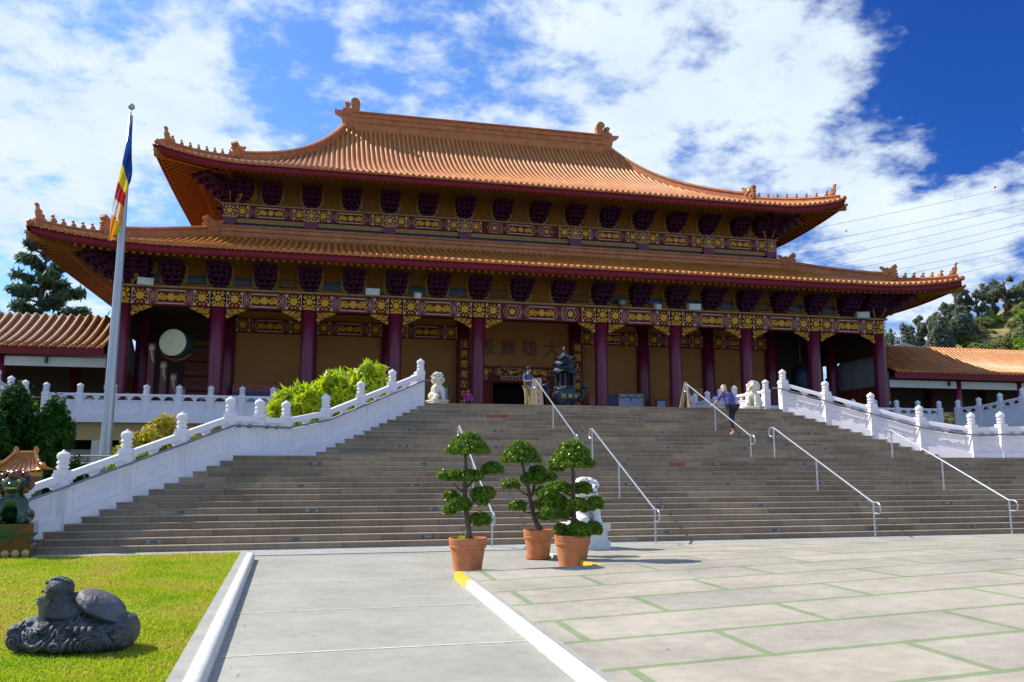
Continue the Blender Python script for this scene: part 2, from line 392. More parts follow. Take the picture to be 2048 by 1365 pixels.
def brick_mat(name, c1, c2, mortar, bw, rh, ms, rough=0.8, noise_amt=0.35, bias=0.0, off=(0, 0, 0), rot=(0, 0, 0), offset=0.5):
    m = bpy.data.materials.new(name); m.use_nodes = True
    nt = m.node_tree; N, L = nt.nodes, nt.links; b = N['Principled BSDF']
    b.inputs['Roughness'].default_value = rough; b.inputs['Specular IOR Level'].default_value = 0.3
    tc = N.new('ShaderNodeTexCoord'); mp = N.new('ShaderNodeMapping')
    mp.inputs['Location'].default_value = off; mp.inputs['Rotation'].default_value = rot
    L.new(tc.outputs['Object'], mp.inputs[0])
    br = N.new('ShaderNodeTexBrick'); L.new(mp.outputs[0], br.inputs[0])
    br.offset = offset
    br.inputs['Color1'].default_value = (*c1, 1); br.inputs['Color2'].default_value = (*c2, 1); br.inputs['Mortar'].default_value = (*mortar, 1)
    br.inputs['Scale'].default_value = 1; br.inputs['Mortar Size'].default_value = ms; br.inputs['Bias'].default_value = bias
    br.inputs['Brick Width'].default_value = bw; br.inputs['Row Height'].default_value = rh; br.inputs['Mortar Smooth'].default_value = 0.1
    acc = br.outputs[0]
    for sc, amt in ((0.7, noise_amt), (5.0, noise_amt * 0.6), (70.0, noise_amt * 0.35)):
        nz = N.new('ShaderNodeTexNoise'); nz.inputs['Scale'].default_value = sc; nz.inputs['Detail'].default_value = 6
        L.new(tc.outputs['Object'], nz.inputs[0])
        mr = N.new('ShaderNodeMapRange'); mr.inputs['From Min'].default_value = 0.3; mr.inputs['From Max'].default_value = 0.7
        mr.inputs['To Min'].default_value = 1 - amt / 2; mr.inputs['To Max'].default_value = 1 + amt / 2
        L.new(nz.outputs[0], mr.inputs[0])
        mx = N.new('ShaderNodeMix'); mx.data_type = 'RGBA'; mx.blend_type = 'MULTIPLY'; mx.inputs[0].default_value = 1
        L.new(acc, mx.inputs[6]); L.new(mr.outputs[0], mx.inputs[7]); acc = mx.outputs[2]
    L.new(acc, b.inputs['Base Color'])
    bp = N.new('ShaderNodeBump'); bp.inputs['Strength'].default_value = 0.15; bp.inputs['Distance'].default_value = 0.02
    L.new(nz.outputs[0], bp.inputs['Height'])
    inv = N.new('ShaderNodeMath'); inv.operation = 'SUBTRACT'; inv.inputs[0].default_value = 1.0; L.new(br.outputs['Fac'], inv.inputs[1])
    b2 = N.new('ShaderNodeBump'); b2.inputs['Strength'].default_value = 0.6; b2.inputs['Distance'].default_value = 0.02
    L.new(inv.outputs[0], b2.inputs['Height']); L.new(bp.outputs[0], b2.inputs['Normal']); L.new(b2.outputs[0], b.inputs['Normal'])
    MAT[name] = m
    return m
brick_mat('plaza_paving', (0.395, 0.35, 0.285), (0.345, 0.318, 0.27), (0.215, 0.27, 0.145), 2.85, 1.19, 0.05, noise_amt=0.34, off=(9.98, -1.31, 0))
brick_mat('granite', (0.27, 0.192, 0.122), (0.41, 0.30, 0.20), (0.13, 0.09, 0.06), 1.5, 0.15, 0.006, noise_amt=0.34, rot=(R(90), 0, 0), off=(0.3, 0, 0), offset=0.37)
brick_mat('granite_tread', (0.28, 0.215, 0.145), (0.36, 0.285, 0.205), (0.20, 0.155, 0.11), 1.5, 0.3258, 0.008, noise_amt=0.30, off=(0.3, -20.34, 0), offset=0.37)

brick_mat('concrete', (0.335, 0.325, 0.285), (0.345, 0.335, 0.295), (0.33, 0.32, 0.28), 30, 30, 0.001, noise_amt=0.26)
def leaf_cloud(name, blobs, n, size, matl, parent=None, loc=(0, 0, 0), seed=1, shell=0.55, droop=0.0, long=1.0, flat=0.0, jit=0.10):
    """leaf-sized faces spread through ellipsoids [(centre, radii, weight)]"""
    rs = np.random.RandomState(seed)
    w = np.array([b[2] if len(b) > 2 else b[1][0] * b[1][1] for b in blobs], float); w /= w.sum()
    idx = rs.choice(len(blobs), n, p=w)
    C_ = np.array([b[0] for b in blobs], float)[idx]; Rr = np.array([b[1] for b in blobs], float)[idx]
    d = rs.normal(size=(n, 3)); d /= np.linalg.norm(d, axis=1)[:, None]
    rad = shell + (1 - shell) * rs.rand(n) ** 0.6
    rad *= 1 + jit * rs.normal(size=n)
    P = C_ + d * Rr * rad[:, None]
    nrm = d + rs.normal(size=(n, 3)) * 0.75; nrm[:, 2] += flat; nrm /= np.linalg.norm(nrm, axis=1)[:, None]
    a = rs.normal(size=(n, 3)); a[:, 2] -= droop; a -= nrm * (a * nrm).sum(1)[:, None]; a /= np.linalg.norm(a, axis=1)[:, None]
    b = np.cross(nrm, a)
    s = size * (0.5 + 1.0 * rs.rand(n))[:, None]
    la, lb = a * s * long, b * s * 0.55
    V = np.empty((n, 4, 3)); V[:, 0] = P - la; V[:, 1] = P + lb; V[:, 2] = P + la; V[:, 3] = P - lb
    F = np.arange(n * 4).reshape(n, 4)
    return np_obj(name, V.reshape(-1, 3), F, matl, parent, loc)

def skin_mesh(verts, edges, sub=1):
    """grow one smooth body over a skeleton of joints with radii; returns a plain mesh"""
    me = bpy.data.meshes.new('tmp'); me.from_pydata([v[:3] for v in verts], edges, [])
    ob = bpy.data.objects.new('tmp', me); COL.objects.link(ob)
    md = ob.modifiers.new('s', 'SKIN'); md.use_smooth_shade = True
    ob.modifiers.new('b', 'SUBSURF').levels = sub
    ob.modifiers['b'].render_levels = sub
    for i, sv in enumerate(me.skin_vertices[0].data):
        r = verts[i][3]; sv.radius = (r, r) if not isinstance(r, tuple) else r
        sv.use_root = (i == 0)
    dg = bpy.context.evaluated_depsgraph_get()
    res = bpy.data.meshes.new_from_object(ob.evaluated_get(dg))
    bpy.data.objects.remove(ob)
    mb = MB(); mb.v = [tuple(v.co) for v in res.vertices]; mb.f = [tuple(p.vertices) for p in res.polygons]
    return mb
def fused(name, mb, matl, parent, voxel, smooth_it=4):
    """carved stone look: overlapping masses fused into one skin"""
    o = mb.build(name, matl, parent, smooth=True)
    rm = o.modifiers.new('fuse', 'REMESH'); rm.mode = 'VOXEL'; rm.voxel_size = voxel; rm.use_smooth_shade = True
    sm = o.modifiers.new('soft', 'SMOOTH'); sm.iterations = smooth_it; sm.factor = 0.5
    return o
def text_mb(s, size, depth=0.01, align='CENTER'):
    cu = bpy.data.curves.new('t', 'FONT'); cu.body = s; cu.size = size; cu.extrude = depth; cu.align_x = align; cu.align_y = 'CENTER'
    ob = bpy.data.objects.new('t', cu); COL.objects.link(ob)
    me = bpy.data.meshes.new_from_object(ob.evaluated_get(bpy.context.evaluated_depsgraph_get()))
    bpy.data.objects.remove(ob)
    mb = MB(); mb.v = [tuple(v.co) for v in me.vertices]; mb.f = [tuple(p.vertices) for p in me.polygons]
    mb.xf(Matrix.Rotation(R(90), 4, 'X'))
    return mb
# ================================================================ the setting: ground, paving, lawn
def sstep(a, b, x):
    t = np.clip((x - a) / (b - a), 0, 1); return t * t * (3 - 2 * t)
def grid_obj(name, x0, x1, y0, y1, nx, ny, zf, matl, cut=None):
    X, Y = np.meshgrid(np.linspace(x0, x1, nx), np.linspace(y0, y1, ny)); Z = zf(X, Y)
    V = np.stack([X, Y, Z], -1).reshape(-1, 3)
    i = np.arange(nx * ny).reshape(ny, nx)
    F = np.stack([i[:-1, :-1], i[:-1, 1:], i[1:, 1:], i[1:, :-1]], -1).reshape(-1, 4)
    if cut is not None:
        c = V[F].mean(1); F = F[~cut(c[:, 0], c[:, 1])]
    return np_obj(name, V, F, matl)

tag(MB().box(-900, 900, -60, 1500, -0.6, -0.08).build('ground', MAT['garden']), kind='structure')
tag(MB().box(-60, 60, -12, 20.36, -0.07, 0.0).build('driveway', MAT['concrete']), kind='structure')
tag(MB().box(-60, 60, 19.05, 20.355, 0.001, 0.016).build('sidewalk', MAT['kerb_grey']), kind='structure')
def plaza_z(x, y):
    tilt = 0.034 + (0.006 - 0.034) * sstep(9.5, 19.0, y)
    return 0.105 * (1 - sstep(14.6, 18.6, y)) + 0.012 + tilt * (np.minimum(x, 14) + 8.9)
tag(grid_obj('plaza', -8.83, 30.01, -6.0, 18.95, 194, 126, plaza_z, MAT['plaza_paving'], lambda x, y: (x < -6.35) & (y > 14.45)), kind='structure')
# side skirt under the paving so it is a solid slab
def kerb(name, path, w, matl, z0=0.0, zf=plaza_z, dz=0.006):
    m = MB(); prev = None
    for (x, y) in path:
        z = float(zf(x, y)) + dz
        prev = prev or []
        prev.append((x, y, z))
    for (p, q) in zip(prev[:-1], prev[1:]):
        a, b = Vector(p), Vector(q); t = (b - a); t.z = 0; t.normalize(); s = Vector((t.y, -t.x, 0)) * w / 2
        m.hexa([(a.x - s.x, a.y - s.y, z0 - .02), (a.x + s.x, a.y + s.y, z0 - .02), (b.x + s.x, b.y + s.y, z0 - .02), (b.x - s.x, b.y - s.y, z0 - .02),
                (a.x - s.x * .8, a.y - s.y * .8, a.z), (a.x + s.x, a.y + s.y, a.z), (b.x + s.x, b.y + s.y, b.z), (b.x - s.x * .8, b.y - s.y * .8, b.z)])
    return tag(m.build(name, matl), kind='structure')
kerb('kerb', [(-8.955, y) for y in np.arange(-6, 13.2, 1.0)] + [(-8.955, 13.35)], 0.115, MAT['kerb_white'])
kerb('kerb_edge', [(-8.86, y) for y in np.arange(-6, 14.3, 1.0)] + [(-8.86, 14.5)], 0.06, MAT['kerb_grey'], dz=0.004)
kerb('kerb', [(-8.955, 13.36), (-8.955, 13.9), (-8.955, 14.5)], 0.12, MAT['kerb_yellow'])
kerb('kerb_edge', [(x, 14.44) for x in np.arange(-8.9, -6.35, 0.5)] + [(-6.36, 14.44)], 0.08, MAT['kerb_grey'], dz=0.002)
kerb('kerb', [(-6.40, 14.40), (-6.40, 15.0), (-6.40, 15.7)], 0.12, MAT['kerb_yellow'])
kerb('kerb', [(-6.40, y) for y in np.arange(15.71, 18.6, 0.5)], 0.12, MAT['kerb_white'])
# kerb on the lawn side: rounded white kerb with a flat grey strip behind it
def lx(y): return -12.25 - (y - 8.0) * 0.037
ys = list(np.arange(-4, 17.9, 1.0)) + [18.35]
m = MB(); m.sweep([(-.155, -.02), (0.0, -.02), (0, .05)] + [(-.07 + .07 * math.cos(q), .08 + .07 * math.sin(q)) for q in np.linspace(0, 1.5, 9)] + [(-.125, .151), (-.155, .147)], [(lx(y), y, 0) for y in ys])
tag(m.build('kerb', MAT['kerb_white'], smooth=False), kind='structure')
m = MB(); m.sweep([(-.30, -.02), (-.157, -.02), (-.157, .128), (-.30, .128)], [(lx(y), y, 0) for y in list(np.arange(-4, 18.9, 1.0)) + [19.0]])
tag(m.build('kerb_edge', MAT['kerb_grey']), kind='structure')
# filled cracks across the driveway
def wig(x0, y0, x1, y1, w, seed):
    q = random.Random(seed); n = 26; top = []; bot = []; dy = 0
    for i in range(n + 1):
        t = i / n; dy = dy * .85 + q.uniform(-.012, .012)
        ww = w * q.uniform(.5, 1.1)
        top.append((x0 + (x1 - x0) * t, y0 + (y1 - y0) * t + dy + ww)); bot.append((x0 + (x1 - x0) * t, y0 + (y1 - y0) * t + dy - ww))
    return top, bot
mat('filler', (0.62, 0.63, 0.61), (0.52, 0.53, 0.50), scale=8, rough=0.8)
mat('joint', (0.30, 0.29, 0.26), (0.38, 0.37, 0.33), scale=6, rough=0.9)
m = MB()
for k, (yy, y2) in enumerate([(9.15, 9.22), (11.75, 11.82), (14.55, 14.6), (16.9, 16.95)]):
    a, b = wig(lx(yy) + .02, yy, -9.03, y2, 0.024 if k < 2 else 0.018, k)
    for i in range(len(a) - 1): m.add([(*b[i], .004), (*b[i + 1], .004), (*a[i + 1], .004), (*a[i], .004)], [(0, 1, 2, 3)])
tag(m.build('crack_filler', MAT['filler']), kind='structure')
m = MB()
a, b = wig(-12.5, 18.9, -6.5, 18.75, .012, 9)
for i in range(len(a) - 1): m.add([(*a[i], .0045), (*a[i + 1], .0045), (*b[i + 1], .0045), (*b[i], .0045)], [(0, 3, 2, 1)])
tag(m.build('paving_joint', MAT['joint']), kind='structure')
# lawn
def lawn_edge(y): return lx(y) - 0.30
m = MB()
yy = [-4, 2, 8, 13, 18.95]
m.add([(-40, y, .085) for y in yy] + [(lawn_edge(y), y, .085) for y in yy], [(i, i + 5, i + 6, i + 1) for i in range(4)])
tag(m.build('lawn', MAT['turf']), kind='structure')
def make_grass():
    rs = np.random.RandomState(5); n = 150000
    y = 4.5 + 14.45 * rs.rand(n) ** 0.85; xe = -12.25 - (y - 8) * .037 - .30
    wid = 2.2 + (y - 4.5) * 0.36
    x = xe + .035 * rs.rand(n) ** 2 - wid * rs.rand(n) ** 1.03
    h = .018 + .026 * rs.rand(n); h *= 0.7 + 0.6 * (np.sin(x * 1.7 + y) * np.sin(y * 1.3 - x * .6) * .5 + .5)
    th = rs.rand(n) * 6.283; w = .007 + .006 * rs.rand(n)
    dx, dy = np.cos(th) * w, np.sin(th) * w
    lx_, ly_ = rs.normal(size=n) * .022, rs.normal(size=n) * .022
    V = np.empty((n, 3, 3))
    V[:, 0] = np.stack([x - dx, y - dy, np.full(n, .08)], 1); V[:, 1] = np.stack([x + dx, y + dy, np.full(n, .08)], 1)
    V[:, 2] = np.stack([x + lx_, y + ly_, .085 + h], 1)
    o = np_obj('grass', V.reshape(-1, 3), np.arange(n * 3).reshape(n, 3), MAT['grass_blade'])
    tag(o, 'short sunlit lime green grass with dry patches', 'grass', kind='stuff')
mat('grass_blade', (0.23, 0.40, 0.006), (0.42, 0.48, 0.02), scale=0.55, detail=9, rough=0.55, trans=0.5, c3=(0.52, 0.44, 0.08), spec=0.3, ramp=(0.34, 0.47))
make_grass()
# wind-blown bits on the paving
def make_litter():
    rs = np.random.RandomState(8); n = 420
    x = rs.uniform(-12.2, 6, n); y = 6 + 13 * rs.rand(n)
    e = rs.rand(n) < .5; x[e] = np.where(rs.rand(e.sum()) < .5, lx(y[e]) + .03 + .25 * rs.rand(e.sum()) ** 2, -9.06 - .25 * rs.rand(e.sum()) ** 2)
    z = np.where(x > -8.8, np.where((x < -6.35) & (y > 14.4), .01, plaza_z(x, y) + .008), .008)
    z[(x > -9.02) & (x <= -8.8)] = -.5
    th = rs.rand(n) * 6.283; s = .006 + .016 * rs.rand(n); c, q = np.cos(th), np.sin(th)
    V = np.empty((n, 4, 3))
    for k, (u, w) in enumerate(((-1, 0), (0, .4), (1, 0), (0, -.4))): V[:, k] = np.stack([x + s * (u * c - w * q), y + s * (u * q + w * c), z + (.004 if k == 1 else 0)], 1)
    tag(np_obj('leaf_litter', V.reshape(-1, 3), np.arange(n * 4).reshape(n, 4), mat('dry_leaf', (0.16, 0.11, 0.05), (0.09, 0.065, 0.035), scale=8, rough=.9)), 'scattered dry leaf bits on the driveway and paving', 'leaf litter', kind='stuff')
make_litter()
# planted bank between the stair and the terrace
def bank(x, y):
    return -0.05 + 2.1 * sstep(24, 38, y) * (1 - sstep(17, 20.5, np.abs(x))) + 0 * x
tag(grid_obj('planting_bed', -30, 30, 20.4, 41.0, 90, 50, bank, MAT['garden'], lambda x, y: np.abs(x) < np.interp(y, [20, 24.9, 26.1, 31.2, 41], [18.0, 14.1, 12.6, 7.9, 7.8])), kind='structure')

# ================================================================ the staircase
YS, TR, RS, LD = 20.34, 0.3258, 0.15, 2.07
def yst(k): return YS + (k - 1) * TR + (LD - TR if k > 15 else 0)
def wst(k): return 13.89 + (15 - k) * .303 if k <= 15 else 7.66 + (29 - k) * .301
ST = thing('staircase', 'broad grey granite staircase of two flights rising to the temple terrace', 'staircase', (0, YS, 0))
def flight(k0, k1, y_end, w_end):
    mr, mt = MB(), MB()
    for k in range(k0, k1 + 1):
        y, w, z = yst(k), wst(k), k * RS
        y2, w2 = (yst(k + 1), wst(k + 1)) if k < k1 else (y_end, w_end)
        mr.add([(-w, y, z - RS), (w, y, z - RS), (w, y, z - .032), (-w, y, z - .032)], [(0, 1, 2, 3)])
        yo = y - .022; wo = w + .022
        mt.hexa([(-wo, yo, z - .032), (wo, yo, z - .032), (w2, y2 + .02, z - .032), (-w2, y2 + .02, z - .032),
                 (-wo, yo + .004, z), (wo, yo + .004, z), (w2, y2 + .02, z), (-w2, y2 + .02, z)])
    return mr, mt
for (k0, k1, ye, we) in ((1, 15, 26.10, 12.38), (16, 29, 41.0, 7.66)):
    a, b = flight(k0, k1, ye, we)
    a.build('riser_stones', MAT['granite'], ST); b.build('tread_stones', MAT['granite_tread'], ST)
MB().add([(-12.38, 26.09, 2.249), (12.38, 26.09, 2.249), (11.57, 26.99, 2.249), (-11.57, 26.99, 2.249)], [(0, 1, 2, 3)]).build('landing', MAT['granite_tread'], ST)
MB().box(-7.62, 7.62, 31.6, 41, 0, 4.30).build('core', MAT['tan_wall'], ST)
# lights set into the risers
def riser_light(x, k, dark):
    y = yst(k); z = k * RS - .085
    m = MB().box(x - .16, x + .16, y - .006, y + .02, z - .042, z + .042)
    o = m.build('step_light', MAT['plate_dark'] if dark else MAT['plate_grey'], ST)
    MB().box(x - .085, x + .085, y - .009, y - .004, z - .028, z + .030).build('lens', MAT['plate_grey'] if dark else MAT['plate_dark'], o)
for i, k in enumerate((2, 6, 10, 14, 18, 22, 26)):
    n = 0
    for j in range(-5, 6):
        x = 0.9 + 3.17 * j + (0.25 if i % 2 else -0.1)
        if abs(x) < wst(k) - .8: riser_light(x, k, (i * 3 + j) % 4 == 1)
def warning(x, k, w):
    y = yst(k); z = k * RS - .088
    o = MB().box(x - w / 2, x + w / 2, y - .005, y + .02, z - .048, z + .048).build('warning_strip', MAT['strip_red'], ST)
    t = text_mb('WATCH STEP', .095, .002); t.xf(Matrix.Translation((x, y - .007, z)))
    t.build('lettering', MAT['strip_text'], o)
warning(-5.05, 26, .95); warning(-0.25, 14, .55)

# ================================================================ white stone balustrades
def post_mb(c, z0, zt, zf, w=.31):
    """square newel from z0 to zt with a lotus bud reaching zf"""
    x, y = c; m = MB(); h = w / 2
    m.box(x - h, x + h, y - h, y + h, z0, zt)
    m.box(x - h - .02, x + h + .02, y - h - .02, y + h + .02, zt - .14, zt - .09)
    H = zf - zt
    m.lathe([(.11, -.01), (.115, .06 * H), (.145, .10 * H), (.15, .16 * H), (.12, .20 * H), (.115, .27 * H), (.145, .32 * H), (.15, .38 * H), (.115, .44 * H), (.12, .50 * H),
             (.15, .60 * H), (.152, .70 * H), (.135, .80 * H), (.09, .87 * H), (.045, .91 * H), (.040, .95 * H), (.012, H)], (x, y, zt), 14)
    return m
def bal_section(root, A, B, side, low=-.5, plinth=.17, top=1.15, lo_rel=True, holes=2, rail=True):
    """one bay between posts A and B (x, y, base height); side = +1/-1 for the carved face"""
    A, B = Vector(A), Vector(B); d = B - A; L = Vector((d.x, d.y, 0)).length
    n = Vector((d.y, -d.x, 0)).normalized() * side
    def W(s, nn, h): p = A + d * (s / L) + n * nn; return (p.x, p.y, p.z + h)
    def slab(m, s0, s1, n0, n1, h0, h1, abs0=None):
        P = [W(s0, n0, h0), W(s1, n0, h0), W(s1, n1, h0), W(s0, n1, h0), W(s0, n0, h1), W(s1, n0, h1), W(s1, n1, h1), W(s0, n1, h1)]
        if abs0 is not None: P[:4] = [(p[0], p[1], abs0) for p in P[:4]]
        if side < 0: P = [P[i] for i in (3, 2, 1, 0, 7, 6, 5, 4)]
        m.hexa(P)
    g = .13
    m = MB(); slab(m, -.02, L + .02, -.17, .17, 0, plinth, abs0=low); m.build('plinth', MAT['marble'], root)
    m = MB(); slab(m, g, L - g, -.09, .09, plinth - .01, .80); slab(m, g, L - g, -.12, .12, .755, .80)
    # raised frame round the carved field
    for (a0, a1, h0, h1) in ((g + .12, L - g - .12, plinth + .06, plinth + .085), (g + .12, L - g - .12, .66, .685)): slab(m, a0, a1, .085, .105, h0, h1)
    for a0 in (g + .12, L - g - .145): slab(m, a0, a0 + .025, .085, .105, plinth + .06, .685)
    pn = m.build('panel', MAT['marble'], root)
    m = MB(); q = random.Random(int(A.x * 31 + A.y * 77))
    s0, s1 = g + .22, L - g - .22
    for i in range(int((s1 - s0) / .085)):
        s = s0 + .085 * (i + .5); hm = (.27 + .60) / 2 + .085 * math.sin(i * 1.25) * (1 if i % 2 else .6)
        p = Vector(W(s, .085 if side < 0 else .068, hm)); m.ball(p, (q.uniform(.03, .055), q.uniform(.03, .055), q.uniform(.03, .06)), 7, 5) if side < 0 else m.ball(p, (.04, .035, .045), 7, 5)
        p = Vector(W(s + .03, .085 if side < 0 else .075, (.27 + .60) / 2 - .09 * math.sin(i * .9))); m.ball(p, (.025, .025, .028), 6, 4)
    m.build('carving', MAT['marble_carved'], pn, smooth=True)
    if rail:
        m = MB(); slab(m, g - .01, L - g + .01, -.10, .10, .985, 1.10); slab(m, g - .01, L - g + .01, -.075, .075, 1.10, top)
        # cloud-shaped struts under the rail leave two openings in each bay
        span = (L - 2 * g); ow = span / holes
        edges = [g + span * i / holes for i in range(holes + 1)]
        for i, e in enumerate(edges):
            wdt = .055 if 0 < i < holes else .03
            c = min(max(e, g + wdt), L - g - wdt)
            for (ww, h0, h1) in ((wdt, .78, .87), (wdt + .05, .87, .935), (wdt + .12, .935, .985)):
                slab(m, max(g - .01, c - ww), min(L - g + .01, c + ww), -.055, .055, h0, h1)
        m.build('rail', MAT['marble'], root)
def handrail_mb(pts, r=.028):
    m = MB(); m.tube(pts, r, 8); return m

def stair_side(sgn, root):
    pts = []                                     # post positions x, y, base, whether it is drawn
    for k in (0.35, 4.05, 7.7, 11.35, 15.0): pts.append((sgn * wst(k), yst(k) if k >= 1 else YS - (1 - k) * TR, k * RS))
    C2 = (sgn * 12.38, 26.12, 2.25); mid = ((pts[-1][0] + C2[0]) / 2, (pts[-1][1] + C2[1]) / 2, 2.25)
    up = []
    for k in (17.3, 21.2, 25.1, 29.0): up.append((sgn * wst(k), yst(k), k * RS))
    seq = pts + [mid, C2] + up
    return seq
def offset_in(p, q, sgn, o):
    d = Vector((q[0] - p[0], q[1] - p[1], 0)).normalized(); n = Vector((d.y, -d.x, 0))
    return n * (-o if sgn > 0 else o)
for sgn, lab in ((-1, 'white stone balustrade up the left side of the stairs with its face in shade'), (1, 'white stone balustrade up the right side of the stairs with carving lit by the sun')):
    root = thing('stair_balustrade', lab, 'balustrade', (sgn * 13.89, 24.9, 0))
    seq = stair_side(sgn, root)
    # the wall stands just outside the step ends
    seqo = []
    for i, p in enumerate(seq):
        a = seq[max(0, i - 1)]; b = seq[min(len(seq) - 1, i + 1)]
        n = offset_in(a, b, sgn, -.13); seqo.append((p[0] + n.x, p[1] + n.y, p[2]))
    for i, p in enumerate(seqo):
        z0 = p[2] - .25
        post_mb((p[0], p[1]), z0, p[2] + 1.24, p[2] + 1.72).build('post', MAT['marble'], root)
    for i in range(len(seqo) - 1): bal_section(root, seqo[i], seqo[i + 1], 1 if sgn < 0 else -1, low=-.3)
    hp = []
    for i, p in enumerate(seqo):
        a = seqo[max(0, i - 1)]; b = seqo[min(len(seqo) - 1, i + 1)]
        n = offset_in(a, b, sgn, .23); hp.append((p[0] + n.x, p[1] + n.y, p[2] + .86))
    ext = Vector(hp[-1]) + Vector((0.25 * -sgn, .3, 0.05)); hp.append(tuple(ext))
    hr = handrail_mb(hp).build('handrail', MAT['steel_dark'], root)
    for i in (0, 2, 4, 6, 8, 10):
        p = Vector(hp[i]); q = Vector((seqo[i][0], seqo[i][1], p.z - .07))
        MB().tube([p, p.lerp(q, .45) + Vector((0, 0, -.05)), q], .012, 6).build('rail_bracket', MAT['steel_dark'], hr)

def terrace_run(name, lab, pts, side, low, posts=None):
    root = thing(name, lab, 'balustrade', pts[len(pts) // 2])
    for p in pts: post_mb((p[0], p[1]), low if low is not None else p[2] - .35, p[2] + .98, p[2] + 1.42, .28).build('post', MAT['marble'], root)
    for a, b in zip(pts[:-1], pts[1:]): bal_section(root, (a[0], a[1], a[2] - .16), (b[0], b[1], b[2] - .16), side, low=low if low is not None else a[2] - .35, plinth=.16, top=1.09)
    return root
DZ = 4.35
terrace_run('terrace_balustrade', 'long white balustrade along the terrace left of the stairs below the drum', [(-23.74 + 1.425 * i, 41.0, DZ) for i in range(12)], 1, DZ - .40)
terrace_run('terrace_balustrade', 'long white balustrade along the terrace right of the stairs, mostly hidden by the stair wall', [(8.07 + 1.425 * i, 41.0, DZ) for i in range(12)], 1, DZ - .40)
terrace_run('terrace_balustrade', 'short white balustrade running back from the top left stair post to the temple', [(-7.72, 32.65 + 1.42 * i, DZ) for i in range(6)], 1, DZ - .2)
terrace_run('terrace_balustrade', 'short white balustrade running back from the top right stair post behind the stone lion', [(7.72, 32.65 + 1.42 * i, DZ) for i in range(6)], -1, DZ - .2)
cr = [(24.35, 40.2, 4.36), (24.45, 38.75, 4.38), (24.5, 37.3, 4.5), (24.55, 35.85, 4.65), (24.55, 34.4, 4.82), (24.55, 33.0, 4.98)]
terrace_run('ramp_balustrade', 'white balustrade curving up toward the viewer at the right edge under the walkway', cr, 1, 3.2)
terrace_run('ramp_balustrade', 'white balustrade curving up toward the viewer behind the dark hedge at the left edge', [(-x, y, z) for x, y, z in cr], -1, 3.2)

# ================================================================ loose steel handrails on the steps
def steel_rail(x, kt, kb, upper, lab, ords):
    def yk(k):
        y = YS + (k - 1) * TR + (LD - TR if upper else 0); return y
    zt, zb = kt * RS + .90, kb * RS + .90
    yt, yb = yk(kt), yk(kb)
    root = thing('handrail', lab, 'handrail', (x, yb, 0), 'steel handrails on the steps')
    m = MB(); m.tube([(x, yt, zt), (x, yb, zb)], .026, 8); m.build('rail', MAT['steel'], root)
    def ground(y):
        if y < YS: return 0.0
        k = 1
        for j in range(1, 30):
            if yst(j) <= y + 1e-6: k = j
        return k * RS
    ym = yb + (yt - yb) * .52; zm = zb + (zt - zb) * .52
    for yy, zz in ((yt, zt), (ym, zm), (yb, zb)):
        MB().tube([(x, yy, ground(yy) - .02), (x, yy, zz)], .024, 8).build('post', MAT['steel'], root)
    # rounded return loops at both ends
    MB().tube([(x, yb, zb), (x + .0, yb - .20, zb), (x, yb - .27, zb - .05), (x, yb - .30, zb - .15), (x, yb - .27, zb - .25), (x, yb - .20, zb - .30), (x, yb, zb - .30)], .022, 8).build('end_loop', MAT['steel'], root)
    MB().tube([(x, yt, zt), (x, yt + .20, zt), (x, yt + .27, zt - .05), (x, yt + .30, zt - .15), (x, yt + .27, zt - .25), (x, yt + .20, zt - .30), (x, yt, zt - .30)], .022, 8).build('end_loop', MAT['steel'], root)
    return root
steel_rail(-3.12, 29.6, 13.9, True, 'steel handrail on the upper steps beside the man and the incense burner', 0)
steel_rail(3.37, 29.5, 14.1, True, 'steel handrail on the upper steps held by the climbing woman', 0)
steel_rail(-7.25, 15.1, -0.5, False, 'steel handrail on the lower steps half hidden behind the leftmost potted tree', 0)
steel_rail(-3.0, 14.8, -0.35, False, 'steel handrail on the lower steps just right of the potted trees', 0)
steel_rail(3.54, 15.6, 0.35, False, 'steel handrail on the lower steps below the climbing woman', 0)
steel_rail(8.05, 15.4, 0.5, False, 'steel handrail on the lower steps farthest to the right', 0)
# ================================================================ temple terrace and hall
YC, YI, YR = 42.4, 47.17, 60.0
CX = [-21.06, -16.66, -12.26, -7.86, -3.46, 3.46, 7.86, 12.26, 16.66, 21.06]
UX = [-16.93, -12.44, -7.95, -3.46, 3.46, 7.95, 12.44, 16.93]
TE = thing('terrace', 'raised temple terrace with white slab edge over an ochre lower storey', 'terrace', (0, 41, 0))
m = MB()
for s in (-1, 1): m.box(min(s * 7.63, s * 24.7), max(s * 7.63, s * 24.7), 40.75, 41.4, 3.95, 4.345)
m.box(-24.7, 24.7, 41.4, 80, 4.0, 4.349)
m.build('slab', MAT['marble'], TE)
for s in (-1, 1):
    a, b = sorted((s * 7.7, s * 30)); MB().box(a, b, 41.1, 41.35, 3.15, 3.98).build('wall', MAT['tan_wall'], TE)
for s in (-1, 1):
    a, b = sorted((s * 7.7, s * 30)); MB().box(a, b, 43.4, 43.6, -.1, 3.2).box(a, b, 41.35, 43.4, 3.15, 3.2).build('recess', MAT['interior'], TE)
for s in (-1, 1):
    for i in range(5): MB().box(s * (9.5 + 4 * i) - .2, s * (9.5 + 4 * i) + .2, 41.12, 41.5, -.1, 3.15).build('pillar', MAT['white_wall'], TE)
    a, b = sorted((s * 8, s * 30)); MB().box(a, b, 42.9, 43.0, 2.2, 2.75).build('lintel', MAT['white_wall'], TE)

H = thing('temple_hall', 'great red and gold temple hall with two tiers of orange tiled roof', 'temple', (0, YC, DZ))

